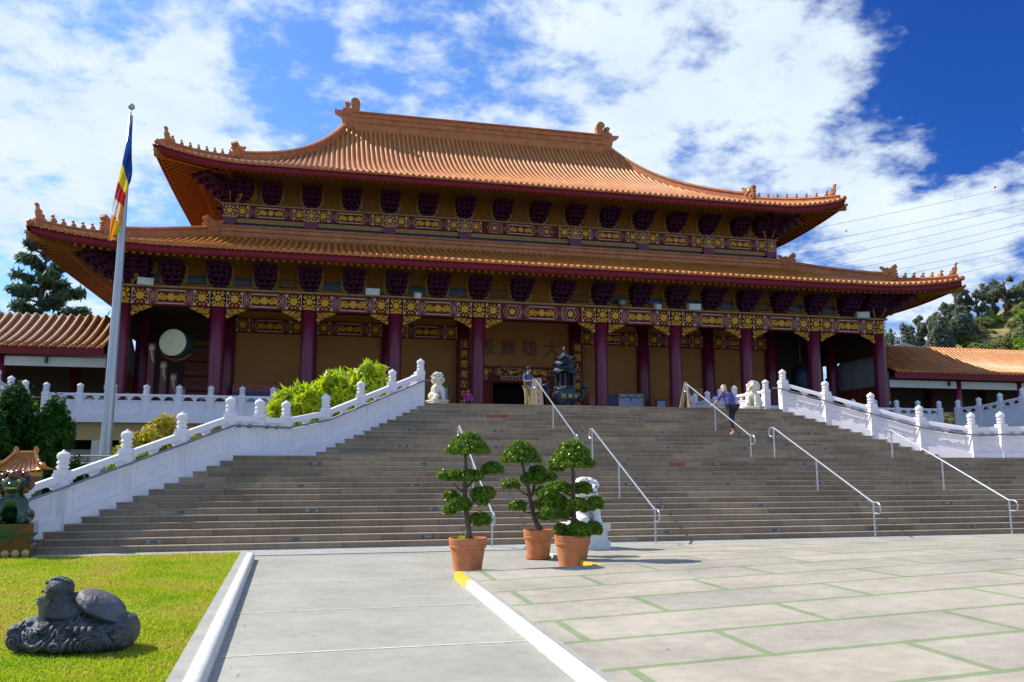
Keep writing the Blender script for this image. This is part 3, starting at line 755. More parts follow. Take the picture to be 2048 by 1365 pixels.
# ---------------------------------------------------------------- roofs
class Slope:
    def __init__(s, E, Rr, e0, e1, z0, Hh, g, U, F, A, side):
        s.E, s.Rr, s.e0, s.e1, s.z0, s.H, s.g, s.U, s.F, s.A, s.side = E, Rr, e0, e1, z0, Hh, g, U, F, A, side
    def lift(s, a, t):
        d = (s.E - np.abs(a)) / (s.E - s.Rr)
        return np.maximum(0, 1 - d / s.A) ** 2 * (1 - t) ** 2
    def amax(s, t): return s.E - (s.E - s.Rr) * t
    def P(s, a, t, dz=0.0, dn=0.0):
        """point at eave offset a, run t; dz straight up, dn outward"""
        a = np.asarray(a, float); t = np.asarray(t, float); l = s.lift(a, t)
        dep = s.e0 + (s.e1 - s.e0) * t - s.F * l - dn
        z = s.z0 + s.H * s.g(t) + s.U * l + dz
        return s.place(a, dep, z)
    def place(s, a, dep, z):
        a, dep, z = np.broadcast_arrays(a, dep, z)
        if s.side == 'front': return np.stack([a, dep, z], -1)
        if s.side == 'back': return np.stack([-a, 2 * YR - dep, z], -1)
        X0 = s.off - dep                      # side slopes: dep measured inward from the eave
        if s.side == 'left': return np.stack([-X0, YR - a, z], -1)
        return np.stack([X0, YR + a, z], -1)

def grid_faces(nu, nv):
    i = np.arange(nu * nv).reshape(nv, nu)
    return np.stack([i[:-1, :-1], i[:-1, 1:], i[1:, 1:], i[1:, :-1]], -1).reshape(-1, 4)

def roof_slope(S, root, pitch, rad, tiles=True, under_t=0.45, rafters=True, nt=15):
    tt = np.linspace(0, 1, nt); uu = np.linspace(-1, 1, 61)
    T, Uu = np.meshgrid(tt, uu, indexing='ij'); A = Uu * S.amax(T)
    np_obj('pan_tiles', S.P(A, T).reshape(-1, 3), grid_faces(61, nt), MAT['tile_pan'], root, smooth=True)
    # underside
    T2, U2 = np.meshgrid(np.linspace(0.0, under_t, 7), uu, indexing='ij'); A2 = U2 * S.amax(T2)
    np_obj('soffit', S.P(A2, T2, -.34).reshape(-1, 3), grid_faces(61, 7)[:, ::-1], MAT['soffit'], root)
    # eave board
    aa = np.linspace(-S.E, S.E, 81)
    prof = [(.0, -.08), (.0, -.47), (-.10, -.47), (-.10, -.08)]
    V = np.stack([S.P(aa, 0 * aa, dz, dn) for dn, dz in prof], 1); n = len(aa); F = []
    for i in range(n - 1):
        for k in range(4): F.append((i * 4 + k, i * 4 + (k + 1) % 4, (i + 1) * 4 + (k + 1) % 4, (i + 1) * 4 + k))
    np_obj('eave_board', V.reshape(-1, 3), F, MAT['fascia'], root)
    if tiles:
        k = int((S.E - .12) / pitch); av = np.arange(-k, k + 1) * pitch
        Vs, Fs, Cs = [], [], []
        th = np.linspace(0, np.pi, 6); o = 0; oc = 0; Vc = []
        for a in av:
            tm = min(1.0, (S.E - abs(a)) / (S.E - S.Rr)); t = np.linspace(0, tm, max(3, int(nt * tm) + 1))
            p = S.P(np.full_like(t, a), t, .0, .0); p2 = S.P(np.full_like(t, a), np.minimum(t + .01, 1.01), 0.0)
            tg = p2 - p; tg /= np.linalg.norm(tg, axis=1)[:, None]
            al = S.P(a + .01, t) - S.P(a - .01, t); al /= np.linalg.norm(al, axis=1)[:, None]
            nr = np.cross(al, tg); nr *= np.sign(nr[:, 2:3] + 1e-9)
            p[0] -= tg[0] * .07
            ring = p[:, None] + al[:, None] * (np.cos(th) * rad)[None, :, None] + nr[:, None] * (np.sin(th) * rad + .01)[None, :, None]
            m_ = len(t); Vs.append(ring.reshape(-1, 3)); Fs.append(grid_faces(6, m_) + o); o += 6 * m_
            # round end tile
            c8 = np.linspace(0, 2 * np.pi, 10, endpoint=False); cc = p[0] + nr[0] * .015
            r1 = cc + al[0] * (np.cos(c8) * rad * 1.12)[:, None] + nr[0] * (np.sin(c8) * rad * 1.12)[:, None]
            r2 = r1 - tg[0] * .035
            Vc.append(r1); Vc.append(r2); Vc.append((r2.mean(0) - tg[0] * .012)[None])
            for q in range(10):
                q2 = (q + 1) % 10
                Cs.append((oc + q, oc + q2, oc + 10 + q2, oc + 10 + q)); Cs.append((oc + 10 + q, oc + 10 + q2, oc + 20, oc + 20))
            oc += 21
        np_obj('cap_tiles', np.concatenate(Vs), np.concatenate(Fs), MAT['tile'], root, smooth=True)
        mb = MB(); mb.v = [tuple(x) for x in np.concatenate(Vc)]; mb.f = [c if c[2] != c[3] else c[:3] for c in Cs]
        mb.build('tile_ends', MAT['ridge_tile'], root)
        # drip tiles between the ends
        mb = MB()
        for a in (av[:-1] + pitch / 2):
            q = [S.P(a - pitch * .36, 0., -.0, .06), S.P(a + pitch * .36, 0., -.0, .06), S.P(a + pitch * .22, 0., -.09, .07), S.P(a, 0., -.13, .07), S.P(a - pitch * .22, 0., -.09, .07)]
            mb.add(q, [(0, 1, 2, 3, 4)])
        mb.build('drip_tiles', MAT['ridge_tile'], root)
    if rafters:
        mb, mt = MB(), MB()
        for (p_, w, hh, t0, t1, dz) in ((.36, .13, .12, .015, under_t, -.46), (.36, .15, .14, .14, under_t, -.60)):
            k = int((S.E - .35) / p_); off = p_ / 2 if dz < -.5 else 0
            for a in np.arange(-k, k + 1) * p_ + off:
                tm = min(t1, (S.E - abs(a)) / (S.E - S.Rr) - .01)
                if tm < t0 + .03: continue
                ts = np.linspace(t0, tm, 4)
                L0 = S.P(np.full(4, a - w / 2), ts, dz); L1 = S.P(np.full(4, a + w / 2), ts, dz)
                for i in range(3):
                    P8 = [L0[i], L1[i], L1[i + 1], L0[i + 1]]
                    mb.hexa([tuple(x) for x in P8] + [tuple(x + np.array([0, 0, hh])) for x in P8])
                q0, q1 = L0[0].copy(), L1[0].copy()
                e0, e1 = S.P(a - w / 2, t0 - .004, dz), S.P(a + w / 2, t0 - .004, dz)
                P8 = [e0, e1, q1, q0]
                mt.hexa([tuple(np.array(x) + np.array([0, 0, -.004])) for x in P8] + [tuple(np.array(x) + np.array([0, 0, hh + .004])) for x in P8])
        mb.build('rafters', MAT['rafter'], root); mt.build('rafter_tips', MAT['rafter_tip'], root)

def make_slopes(E, Rr, ye, yr, z0, Hh, g, U, F, A):
    out = {}
    for s in ('front', 'back'): out[s] = Slope(E, Rr, ye, yr, z0, Hh, g, U, F, A, s)
    for s in ('left', 'right'):
        S = Slope(YR - ye, YR - yr, 0., E - Rr, z0, Hh, g, U, F, A, s); S.off = E; out[s] = S
    return out
lowS = make_slopes(24.4, 17.4, 39.42, 46.7, 12.19, 2.55, lambda t: .72 * t + .28 * t * t, .50, .22, .80)
upS = make_slopes(20.3, 10.3, 44.0, 60.0, 18.10, 9.4, lambda t: .64 * t + .36 * t ** 4, .62, .22, .45)
LR = thing('lower_roof', None, None); LR.parent = H; LR.location = (0, 0, 0); WL[LR.name] = WL[H.name]
UR = thing('upper_roof', None, None); UR.parent = H; WL[UR.name] = WL[H.name]
for root, SS, ut in ((LR, lowS, .45), (UR, upS, .215)):
    for s in ('front', 'left', 'right', 'back'):
        roof_slope(SS[s], root, .345, .098, tiles=s != 'back', under_t=ut, rafters=s != 'back', nt=15 if root is LR else 22)

# ridges swept along the hips
RP = [(-.24, -.15), (.24, -.15), (.24, .10), (.17, .12), (.17, .40), (.25, .43), (.25, .52), (.12, .60), (-.12, .60), (-.25, .52), (-.25, .43), (-.17, .40), (-.17, .12), (-.24, .10)]
RP2 = [(-.17, -.12), (.17, -.12), (.17, .06), (.11, .08), (.11, .20), (.16, .22), (.10, .30), (-.10, .30), (-.16, .22), (-.11, .20), (-.11, .08), (-.17, .06)]
def hip_pt(SS, sx, sy, t):
    S = SS['front']; x, y, z = S.P(np.array(S.amax(t)), np.array(t))
    return (sx * float(x), float(y) if sy < 0 else 2 * YR - float(y), float(z))
def chiwen(sx):
    """ridge-end dragon with curled tail, outline extruded to real thickness"""
    pts = [(330, 590), (322, 560), (335, 528), (385, 548), (440, 540), (492, 552), (500, 500), (540, 482), (575, 470), (580, 430), (552, 372), (545, 345), (580, 345), (612, 318), (650, 342), (684, 345),
           (672, 385), (642, 420), (645, 482), (690, 470), (740, 430), (768, 400), (720, 372), (690, 330), (690, 270), (725, 222), (790, 204), (850, 225), (890, 280), (908, 350), (902, 430), (885, 500), (872, 548), (918, 550), (912, 605), (930, 680), (930, 1000), (540, 1000), (480, 700), (460, 662)]
    k = .00325
    poly = [(sx * (-1) * (x - 720) * k, (1000 - y) * k) for x, y in pts]
    if sx > 0: poly = poly[::-1]
    m = MB(); m.prism(poly, -.26, .26, 'y')
    # relief: eye, scroll and scales raised from both faces
    for yy in (-.27, .27):
        for cx, cy, r in ((800, 300, .16), (620, 620, .10), (700, 600, .16), (820, 620, .14), (720, 760, .2), (620, 850, .14), (820, 850, .16)):
            m.ball((-sx * (cx - 720) * k, yy, (1000 - cy) * k), (r, .05, r), 10, 6)
    return m
def hip_beast():
    m = MB()
    poly = [(-.42, 0), (.40, 0), (.40, .62), (.44, .80), (.62, 1.00), (.58, 1.14), (.40, 1.10), (.26, .96), (.08, 1.00), (-.04, .90), (-.16, .98), (-.34, 1.12), (-.46, 1.16), (-.50, 1.02), (-.36, .84), (-.50, .74), (-.40, .62), (-.46, .45)]
    m.prism(poly, -.24, .24, 'y')
    for yy in (-.25, .25):
        for c, r in (((-.05, yy, .70), .16), ((.2, yy, .45), .18), ((-.2, yy, .3), .14), ((.2, yy, .15), .12)): m.ball(c, (r, .05, r), 9, 6)
    return m
def roof_figure(h):
    """small seated creature"""
    m = MB(); s = h / .5
    m.lathe([(.11 * s, 0), (.13 * s, .06 * s), (.10 * s, .20 * s), (.06 * s, .30 * s)], (0.02 * s, 0, 0), 8)
    m.ball((-.05 * s, 0, .37 * s), (.10 * s, .07 * s, .075 * s), 8, 6)
    m.ball((-.13 * s, 0, .35 * s), (.05 * s, .04 * s, .035 * s), 6, 5)
    m.tube([(-.02 * s, 0, .42 * s), (.04 * s, 0, .50 * s)], [.025 * s, .01 * s], 5)
    m.tube([(-.08 * s, .04 * s, .25 * s), (-.14 * s, .05 * s, .0)], .03 * s, 5); m.tube([(-.08 * s, -.04 * s, .25 * s), (-.14 * s, -.05 * s, 0)], .03 * s, 5)
    m.tube([(.10 * s, 0, .05 * s), (.17 * s, 0, .15 * s), (.13 * s, 0, .25 * s)], [.035 * s, .03 * s, .015 * s], 5)
    return m
def tip_figure():
    """upswept fish-like finial at the corner"""
    m = MB(); m.prism([(-.10, 0), (.42, 0), (.30, .14), (.20, .22), (.22, .34), (.05, .42), (.06, .56), (-.12, .66), (-.14, .86), (-.26, .96), (-.34, .92), (-.24, .78), (-.27, .50), (-.20, .20)], -.10, .10, 'y')
    for yy in (-.10, .10): m.ball((.02, yy, .2), (.16, .05, .14), 8, 6)
    return m
fig_src, beast_src, tip_src = None, None, None
def place_on(src, root, p, ang, sc=1.0):
    c = src.copy(); COL.objects.link(c); c.parent = root
    o = Vector(WL[root.name]); c.location = Vector(p) - o; c.rotation_euler = (0, 0, ang); c.scale = (sc,) * 3
    WL[c.name] = WL[root.name]; return c
def src_mesh(mb, name, matl, root, smooth=False):
    o = MB(); o.v = [tuple(Vector(v) + Vector(WL[root.name])) for v in mb.v]; o.f = mb.f
    return o.build(name, matl, root, smooth)
def hips(SS, root, tb, ttop, nfig, ndx):
    global fig_src, beast_src, tip_src
    for sx in (-1, 1):
        for sy in ((-1, 1) if False else (-1,)):
            path = [hip_pt(SS, sx, sy, t) for t in np.linspace(tb, ttop, 24)]
            MB().sweep(RP, path).build('hip_ridge', MAT['ridge_tile'], root)
            p2 = [hip_pt(SS, sx, sy, t) for t in np.linspace(0.012, tb, 10)]
            MB().sweep(RP2, p2).build('hip_ridge', MAT['ridge_tile'], root)
            d = Vector(p2[-1]) - Vector(p2[0]); ang = math.atan2(d.y, d.x)
            first = fig_src is None
            if first:
                fig_src = src_mesh(roof_figure(.38), 'roof_figure', MAT['ridge_tile'], root)
                beast_src = src_mesh(hip_beast(), 'ridge_beast', MAT['ridge_tile'], root)
                tip_src = src_mesh(tip_figure(), 'corner_finial', MAT['ridge_tile'], root)
            def put(src, t, sc, dz):
                p = hip_pt(SS, sx, sy, t); p = (p[0], p[1], p[2] + dz)
                if first and src['used'] == 0:
                    src['used'] = 1; src.location = Vector(p) - Vector(WL[root.name]); src.rotation_euler = (0, 0, ang); src.scale = (sc,) * 3; return src
                c = place_on(src, root, p, ang, sc); return c
            if first:
                for s_ in (fig_src, beast_src, tip_src): s_['used'] = 0
            put(beast_src, tb, 0.85, .05)
            put(tip_src, .035, .82, .24)
            for i in range(nfig):
                put(fig_src, .10 * ndx + (tb - .10 * ndx - .035) * i / (nfig - 1) * 1.0 if nfig > 1 else tb / 2, 1.22 if i == 0 else 1.0, .26)
            # carved hip rafter end under the corner
            a = Vector(hip_pt(SS, sx, sy, 0.0)); e = Vector(hip_pt(SS, sx, sy, .25)); dd = (a - e); dd.z = 0; dd.normalize()
            q = MB(); tip = a + dd * .10; 
            q.sweep([(-.13, -.78), (.13, -.78), (.13, -.50), (-.13, -.50)], [e + Vector((0, 0, -.05)), a.lerp(e, .3), a + Vector((0, 0, .02)), tip + Vector((0, 0, .06))])
            q.build('corner_beam', MAT['rafter'], root)
            q = MB(); q.sweep([(-.10, -.60), (.10, -.60), (.06, -.48), (-.06, -.48)], [tip - dd * .1 + Vector((0, 0, .05)), tip + dd * .12 + Vector((0, 0, .14))]); q.build('corner_beam_tip', MAT['rafter_tip'], root)
            # round end tile at the very corner
            MB().ball(a + dd * .05 + Vector((0, 0, .05)), (.16, .16, .15), 10, 8).build('corner_tile', MAT['ridge_tile'], root, smooth=True)
hips(lowS, LR, .36, 1.0, 6, .95)
hips(upS, UR, .335, .965, 8, .55)
for s_ in (fig_src, beast_src, tip_src): del s_['used']
# main ridge
RZ = 18.10 + 9.4
prof = [(-.42, -.5), (.42, -.5), (.42, .0), (.30, .03), (.30, .22), (.36, .25), (.36, .33), (.28, .36), (.28, .62), (.36, .65), (.36, .74), (.28, .77), (.28, .98), (.38, 1.01), (.38, 1.12), (.2, 1.20), (-.2, 1.20), (-.38, 1.12), (-.38, 1.01), (-.28, .98), (-.28, .77), (-.36, .74), (-.36, .65), (-.28, .62), (-.28, .36), (-.36, .33), (-.36, .25), (-.30, .22), (-.30, .03), (-.42, .0)]
MB().sweep(prof, [(-9.9, YR, RZ), (0, YR, RZ), (9.9, YR, RZ)]).build('main_ridge', MAT['ridge_tile'], UR)
for sx in (-1, 1):
    m = chiwen(sx); m.xf(Matrix.Translation((sx * 10.05, YR, RZ - .35))); m.build('ridge_dragon', MAT['ridge_tile'], UR)
# banded ridge where the lower roof meets the upper wall
prof = [(-.30, -.35), (.30, -.35), (.30, -.05), (.20, -.02), (.20, .16), (.28, .18), (.28, .25), (.18, .28), (.18, .42), (.26, .44), (.26, .52), (.12, .58), (-.3, .58)]
ZB = 12.19 + 2.55
MB().sweep(prof, [(-17.45, 46.66, ZB + .02), (0, 46.66, ZB + .02), (17.45, 46.66, ZB + .02)]).build('wall_ridge', MAT['ridge_tile'], LR)
for sx in (-1, 1):
    MB().sweep(prof if sx > 0 else [(-a, b) for a, b in prof][::-1], [(sx * 17.42, 46.7, ZB + .02), (sx * 17.42, 60, ZB + .02)]).build('wall_ridge', MAT['ridge_tile'], LR)
    b = place_on(beast_src, LR, (sx * 17.75, 46.35, ZB - .25), math.atan2(1, -sx), .98)

# ---------------------------------------------------------------- walls, ceilings
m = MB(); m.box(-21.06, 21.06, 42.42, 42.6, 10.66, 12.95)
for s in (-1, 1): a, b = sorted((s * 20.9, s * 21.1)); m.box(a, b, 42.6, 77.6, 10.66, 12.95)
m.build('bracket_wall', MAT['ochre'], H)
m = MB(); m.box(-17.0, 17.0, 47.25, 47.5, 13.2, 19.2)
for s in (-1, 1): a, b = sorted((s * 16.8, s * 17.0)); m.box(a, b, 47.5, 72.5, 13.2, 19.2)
m.build('upper_wall', MAT['ochre'], H)
MB().box(-21.3, 21.3, 42.1, 78, 10.60, 10.65).build('porch_ceiling', MAT['dark_wood'], H)
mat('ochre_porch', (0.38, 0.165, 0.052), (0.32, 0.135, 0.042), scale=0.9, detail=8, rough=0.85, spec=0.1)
# inner walls of the porch: ochre bays, the central doorway left open
for i in range(1, 8):
    a, b = CX[i], CX[i + 1]
    MB().box(a, b, 47.3, 47.5, 7.75 if i == 4 else 4.35, 10.6).build('porch_wall', MAT['ochre_porch'], H)
for s in (-1, 1): a, b = sorted((s * 16.6, s * 16.8)); MB().box(a, b, 47.5, 72, 4.35, 10.6).build('porch_wall', MAT['ochre_porch'], H)
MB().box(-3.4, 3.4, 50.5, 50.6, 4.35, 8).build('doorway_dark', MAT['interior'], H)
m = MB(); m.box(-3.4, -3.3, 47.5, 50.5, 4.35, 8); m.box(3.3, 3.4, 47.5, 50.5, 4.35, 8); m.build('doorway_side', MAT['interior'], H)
# door leaves and frame
for x0, x1 in ((-3.0, -2.2), (-2.2, -1.75), (1.75, 2.2), (2.2, 3.0)):
    d = MB().box(x0 + .02, x1 - .02, 47.36, 47.44, 4.36, 6.9).build('door_leaf', MAT['maroon'], H)
    MB().box(x0 + .1, x1 - .1, 47.34, 47.36, 4.7, 5.4).build('door_panel', MAT['red_wood'], d)
m = MB(); m.box(-3.4, 3.4, 47.32, 47.5, 6.9, 7.0); m.box(-1.75, -1.62, 47.33, 47.5, 4.35, 6.9); m.box(1.62, 1.75, 47.33, 47.5, 4.35, 6.9); m.build('door_frame', MAT['maroon'], H)

# painted beams -----------------------------------------------------------
def flower(m, cx, cz, r, y, dep=.02, petals=8):
    p = []
    for i in range(petals * 2):
        a = 2 * math.pi * i / (petals * 2); rr = r * (1 if i % 2 == 0 else .72); p.append((cx + rr * math.cos(a), cz + rr * math.sin(a)))
    m.prism(p, y - dep, y); m.ball((cx, y - dep, cz), (r * .55, .025, r * .55), 10, 6)
def scroll(m, cx, cz, sx, sz, w, y, r=.022, turns=1.3, n=12):
    pts = []
    for i in range(n):
        t = i / (n - 1); a = t * turns * 2 * math.pi; rr = (1 - t * .8) * w
        pts.append((cx + sx * (rr * math.cos(a)), y - .01, cz + sz * rr * math.sin(a)))
    m.tube(pts, [r * (1.3 - .5 * i / n) for i in range(n)], 5)
def beam(root, w, zc, h, yf, centre=False, dim=False, cx=0):
    hh = h / 2; x0, x1 = -w / 2, w / 2
    b = MB().box(cx + x0, cx + x1, yf, yf + .26, zc - hh, zc + hh).build('painted_beam', MAT['maroon'], root)
    g, c = MB(), MB()
    def ring(x, half, flat, r=.022, k=1.0, tgt=None):
        hz = hh * .72 * k; p = [(cx + x - half, zc), (cx + x - half + flat, zc + hz), (cx + x + half - flat, zc + hz), (cx + x + half, zc), (cx + x + half - flat, zc - hz), (cx + x - half + flat, zc - hz), (cx + x - half, zc)]
        (tgt or c).tube([(a, yf - .008, z) for a, z in p], r, 5)
    eh = hh * .95
    cart = w * (.225 if not centre else .145)
    def cartouche(x, half):
        ring(x, half, hh * .55); ring(x, half + .14, hh * .6, .012, 1.12)
        flower(g, cx + x, zc, hh * .50, yf)
        for s in (-1, 1):
            L = half * .82
            g.tube([(cx + x + s * L * t, yf - .01, zc + hh * .30 * math.sin(t * 8.0)) for t in np.linspace(.32, 1.0, 14)], [.042] * 10 + [.035, .03, .025, .02], 5)
            for q in (.42, .62, .82): scroll(g, cx + x + s * L * q, zc - hh * .12 * (1 if q != .62 else -1.6), s, 1 if q != .62 else -1, hh * .27, yf, .030)
            for q in (.5, .72, .92): g.ball((cx + x + s * L * q, yf - .01, zc + (hh * .34 if q == .72 else -hh * .32)), (.05, .02, .045), 6, 4)
    def square(x):
        for q in (-1, 1):
            c.box(cx + x + q * (eh * .92) - .014, cx + x + q * (eh * .92) + .014, yf - .02, yf, zc - hh * .93, zc + hh * .93)
            for qz in (-1, 1): c.ball((cx + x + q * eh * .78, yf - .005, zc + qz * hh * .72), (.055, .02, .07), 6, 4)
        flower(g, cx + x, zc + hh * .05, hh * .52, yf)
        for i in range(10):
            a = 2 * math.pi * i / 10; g.ball((cx + x + hh * .66 * math.cos(a), yf - .008, zc + hh * .72 * math.sin(a)), (.05, .02, .05), 6, 4)
    cartouche(0, cart)
    for s in (-1, 1):
        square(s * (w / 2 - eh * .98))
        if centre:
            xx = s * w * .265; ring(xx, hh * .78, hh * .4); flower(g, cx + xx, zc, hh * .44, yf); ring(xx, hh * .78 + .16, hh * .45, .012, 1.15)
            xm = s * w * .195
        else: xm = s * (w / 2 - eh * 2.15)
        for q in (.0, .09): c.tube([(cx + xm + s * q, yf - .006, zc + hh * .9), (cx + xm - s * .09 + s * q, yf - .006, zc + hh * .35), (cx + xm - s * .09 + s * q, yf - .006, zc - hh * .35), (cx + xm + s * q, yf - .006, zc - hh * .9)], .011, 4)
    g.build('gilding', MAT['gold'], b); c.build('outline', MAT['cream'], b)
    return b
def dup_part(src, root, dx, flipx=False, rot=None):
    c = dup(src, loc=Vector(src.location) + Vector((dx, 0, 0)), parent=root); return c
def beam_row(xs, zc, h, yf, colw, mid_bay=True):
    """one beam per bay, first of each width built, the others copied"""
    first = None
    for i in range(len(xs) - 1):
        mid = (xs[i] + xs[i + 1]) / 2; w = xs[i + 1] - xs[i] - colw
        if i == (len(xs) - 1) // 2:
            if mid_bay: beam(H, w, zc, h, yf, True)
        elif first is None: first = (beam(H, w, zc, h, yf, False, cx=mid), mid)
        else: dup_part(first[0], H, mid - first[1])
beam_row(CX, 10.20, .86, 42.12, .74)
beam_row(UX, 16.26, .72, 46.93, .70)
beam_row([CX[i] for i in range(1, 9)], 9.75, .80, 47.10, .74, False)
MB().box(-21.5, 21.5, 42.0, 42.45, 10.645, 10.74).build('cornice', MAT['trim_gold'], H)
MB().box(-17.4, 17.4, 46.85, 47.28, 16.63, 16.71).build('cornice', MAT['trim_gold'], H)

# columns -----------------------------------------------------------------
def column(x, y, z0, z1, r, cap=(9.83, 10.63), base=True):
    m = MB(); m.lathe([(r * 1.0, z0), (r, z0 + .2), (r * .985, (z0 + z1) / 2), (r * .96, z1)], (x, y, 0), 24)
    c = m.build('column', MAT['column_red'], H, smooth=True)
    if base: MB().lathe([(r * 1.45, z0 + .004), (r * 1.5, z0 + .08), (r * 1.25, z0 + .17), (r * 1.02, z0 + .2)], (x, y, 0), 20).build('base_stone', MAT['marble'], c)
    if cap:
        a, b = cap; hh = (b - a) / 2; zc = (a + b) / 2
        g = MB(); g.lathe([(r * 1.01, a), (r * 1.06, a), (r * 1.06, a + .06), (r * 1.01, a + .06)], (x, y, 0), 20)
        g.ball((x, y - r * 1.0, zc), (.17, .06, .17), 10, 6)
        for i in range(8):
            q = 2 * math.pi * i / 8; g.ball((x + .25 * math.cos(q), y - r * .96 + abs(math.cos(q)) * .06, zc + .27 * math.sin(q)), (.075, .05, .08), 7, 5)
        for s in (-1, 1): scroll(g, x + s * .2, zc - .28, s, 1, .12, y - r * .90, .025); scroll(g, x + s * .2, zc + .28, s, -1, .1, y - r * .90, .022)
        g.build('gilt_capital', MAT['gold'], c)
    return c
c0 = None
for i, x in enumerate(CX):
    if c0 is None: c0 = column(x, YC, DZ, 10.63, .36)
    else: dup_part(c0, H, x - CX[0])
inner0 = None
for i, x in enumerate(CX[1:9]):
    if inner0 is None: inner0 = column(x, YI, DZ, 10.6, .40, cap=None)
    else: dup_part(inner0, H, x - CX[1])
for s in (-1, 1):
    for j in range(1, 8): column(s * 21.06, YC + j * 4.77, DZ, 10.63, .36, cap=None, base=False)
u0 = None
for i, x in enumerate(UX):
    if u0 is None:
        u0 = MB().box(x - .35, x + .35, 46.86, 47.3, 14.9, 16.62).build('upper_column', MAT['column_red'], H)
        zc = 16.26; g = MB(); g.box(x - .355, x + .355, 46.85, 46.86, 15.90, 15.95); flower(g, x, zc, .17, 46.86)
        for q in range(8):
            a = 2 * math.pi * q / 8; g.ball((x + .26 * math.cos(a), 46.85, zc + .27 * math.sin(a)), (.07, .03, .07), 7, 5)
        g.build('gilt_capital', MAT['gold'], u0)
    else: dup_part(u0, H, x - UX[0])
# strip windows under the upper beams
for i in range(len(UX) - 1):
    a, b = UX[i] + .42, UX[i + 1] - .42
    w_ = MB().box(a, b, 47.14, 47.26, 15.30, 15.62).build('strip_window', MAT['vent_dark'], H)
    MB().box(a - .06, b + .06, 47.02, 47.25, 15.62, 15.88).build('frame', MAT['trim_gold'], w_)
# carved corner brackets below the beams
def queti(x, s):
    z = 9.77; m = MB()
    poly = [(0, 0), (.98, 0), (.92, -.10), (.70, -.16), (.58, -.25), (.40, -.28), (.28, -.40), (.14, -.44), (.12, -.54), (0, -.54)]
    poly = [(x + s * a, z + b) for a, b in poly]
    if s < 0: poly = poly[::-1]
    m.prism(poly, 42.22, 42.34); b = m.build('beam_bracket', MAT['maroon'], H)
    g = MB()
    for cx, cz, w in ((.20, -.18, .13), (.46, -.12, .10), (.70, -.07, .07), (.10, -.40, .08)): scroll(g, x + s * cx, z + cz, s, -1, w, 42.22, .028)
    g.tube([(x + s * a, 42.215, z + c) for a, c in ((.96, -.02), (.90, -.10), (.70, -.16), (.58, -.25), (.40, -.28), (.28, -.40), (.14, -.44), (.12, -.54))], .022, 5)
    for cx, cz in ((.34, -.05), (.58, -.05), (.82, -.04), (.08, -.08), (.32, -.2)): g.ball((x + s * cx, 42.215, z + cz), (.05, .02, .035), 6, 4)
    g.build('gilding', MAT['gold'], b); return b
for i in range(9):
    for (x, s) in ((CX[i] + .36, 1), (CX[i + 1] - .36, -1)): queti(x, s)
# bracket sets under the eaves
def bracket_set(W=1.12, Hh=1.12, out=1.25):
    m, b, g = MB(), MB(), MB(); n = 5
    for k in range(n):
        t = k / (n - 1); w = W * (.50, .80, .93, .98, 1.0)[k]; z0 = Hh * k / n; y1 = -out * (.18 + .82 * t)
        m.box(-w / 2, w / 2, y1, .02, z0, z0 + Hh / n * .45)
        for j in range(3): m.box(-.07 + (j - 1) * w * .36, .07 + (j - 1) * w * .36, y1 - .06, .02, z0 + Hh / n * .2, z0 + Hh / n * .75)
        q = 3 + (k > 1) + (k > 3)
        for j in range(q):
            xx = (j / (q - 1) - .5) * w * .86
            for yy in (y1 + .05, y1 * .55):
                b.box(xx - .075, xx + .075, yy - .075, yy + .075, z0 + Hh / n * .45, z0 + Hh / n)
    g.prism([(-W * .60, Hh), (-W * .60, Hh * .30), (-W * .52, Hh * .16), (-W * .36, -.02), (W * .36, -.02), (W * .52, Hh * .16), (W * .60, Hh * .30), (W * .60, Hh)], .0, .05)
    return m, b, g
def bracket_at(src, x, y, z, rot=0.0, sc=(1, 1, 1)):
    o = Vector(WL[H.name])
    c = dup(src, loc=Vector((x, y, z)) - o, rotz=rot, scale=sc, parent=H); return c
m, b, g = bracket_set()
o = Vector(WL[H.name])
for q in (m, b, g): q.xf(Matrix.Translation(o))
BS = m.build('bracket_set', MAT['bracket'], H); b.build('blocks', MAT['bracket_blue'], BS); g.build('backing', MAT['trim_gold'], BS)
def mids(xs):
    out = []
    for i in range(len(xs) - 1):
        a, b = xs[i], xs[i + 1]
        out += [(a + b) / 2] if b - a < 5 else [a + (b - a) / 3, a + 2 * (b - a) / 3]
    return out
first = True
for xs, y, z, sc in ((CX, 42.40, 10.76, 1.0), (UX, 47.22, 16.74, 1.0)):
    for x in xs[1:-1] + mids(xs):
        if first: BS.location = Vector((x, y, z)) - o; first = False
        else: bracket_at(BS, x, y, z)
    for s in (-1, 1):                       # heavy corner clusters
        xe = xs[-1] * s
        bracket_at(BS, xe - s * .25, y, z, 0, (1.75, 1.05, 1.1)); bracket_at(BS, xe, y, z, s * R(45), (1.3, 1.7, 1.12)); bracket_at(BS, xe, y + .3, z, s * R(90), (1.75, 1.05, 1.1))
        for j in range(1, 4): bracket_at(BS, xe, y + 2.35 * j, z, s * R(90))
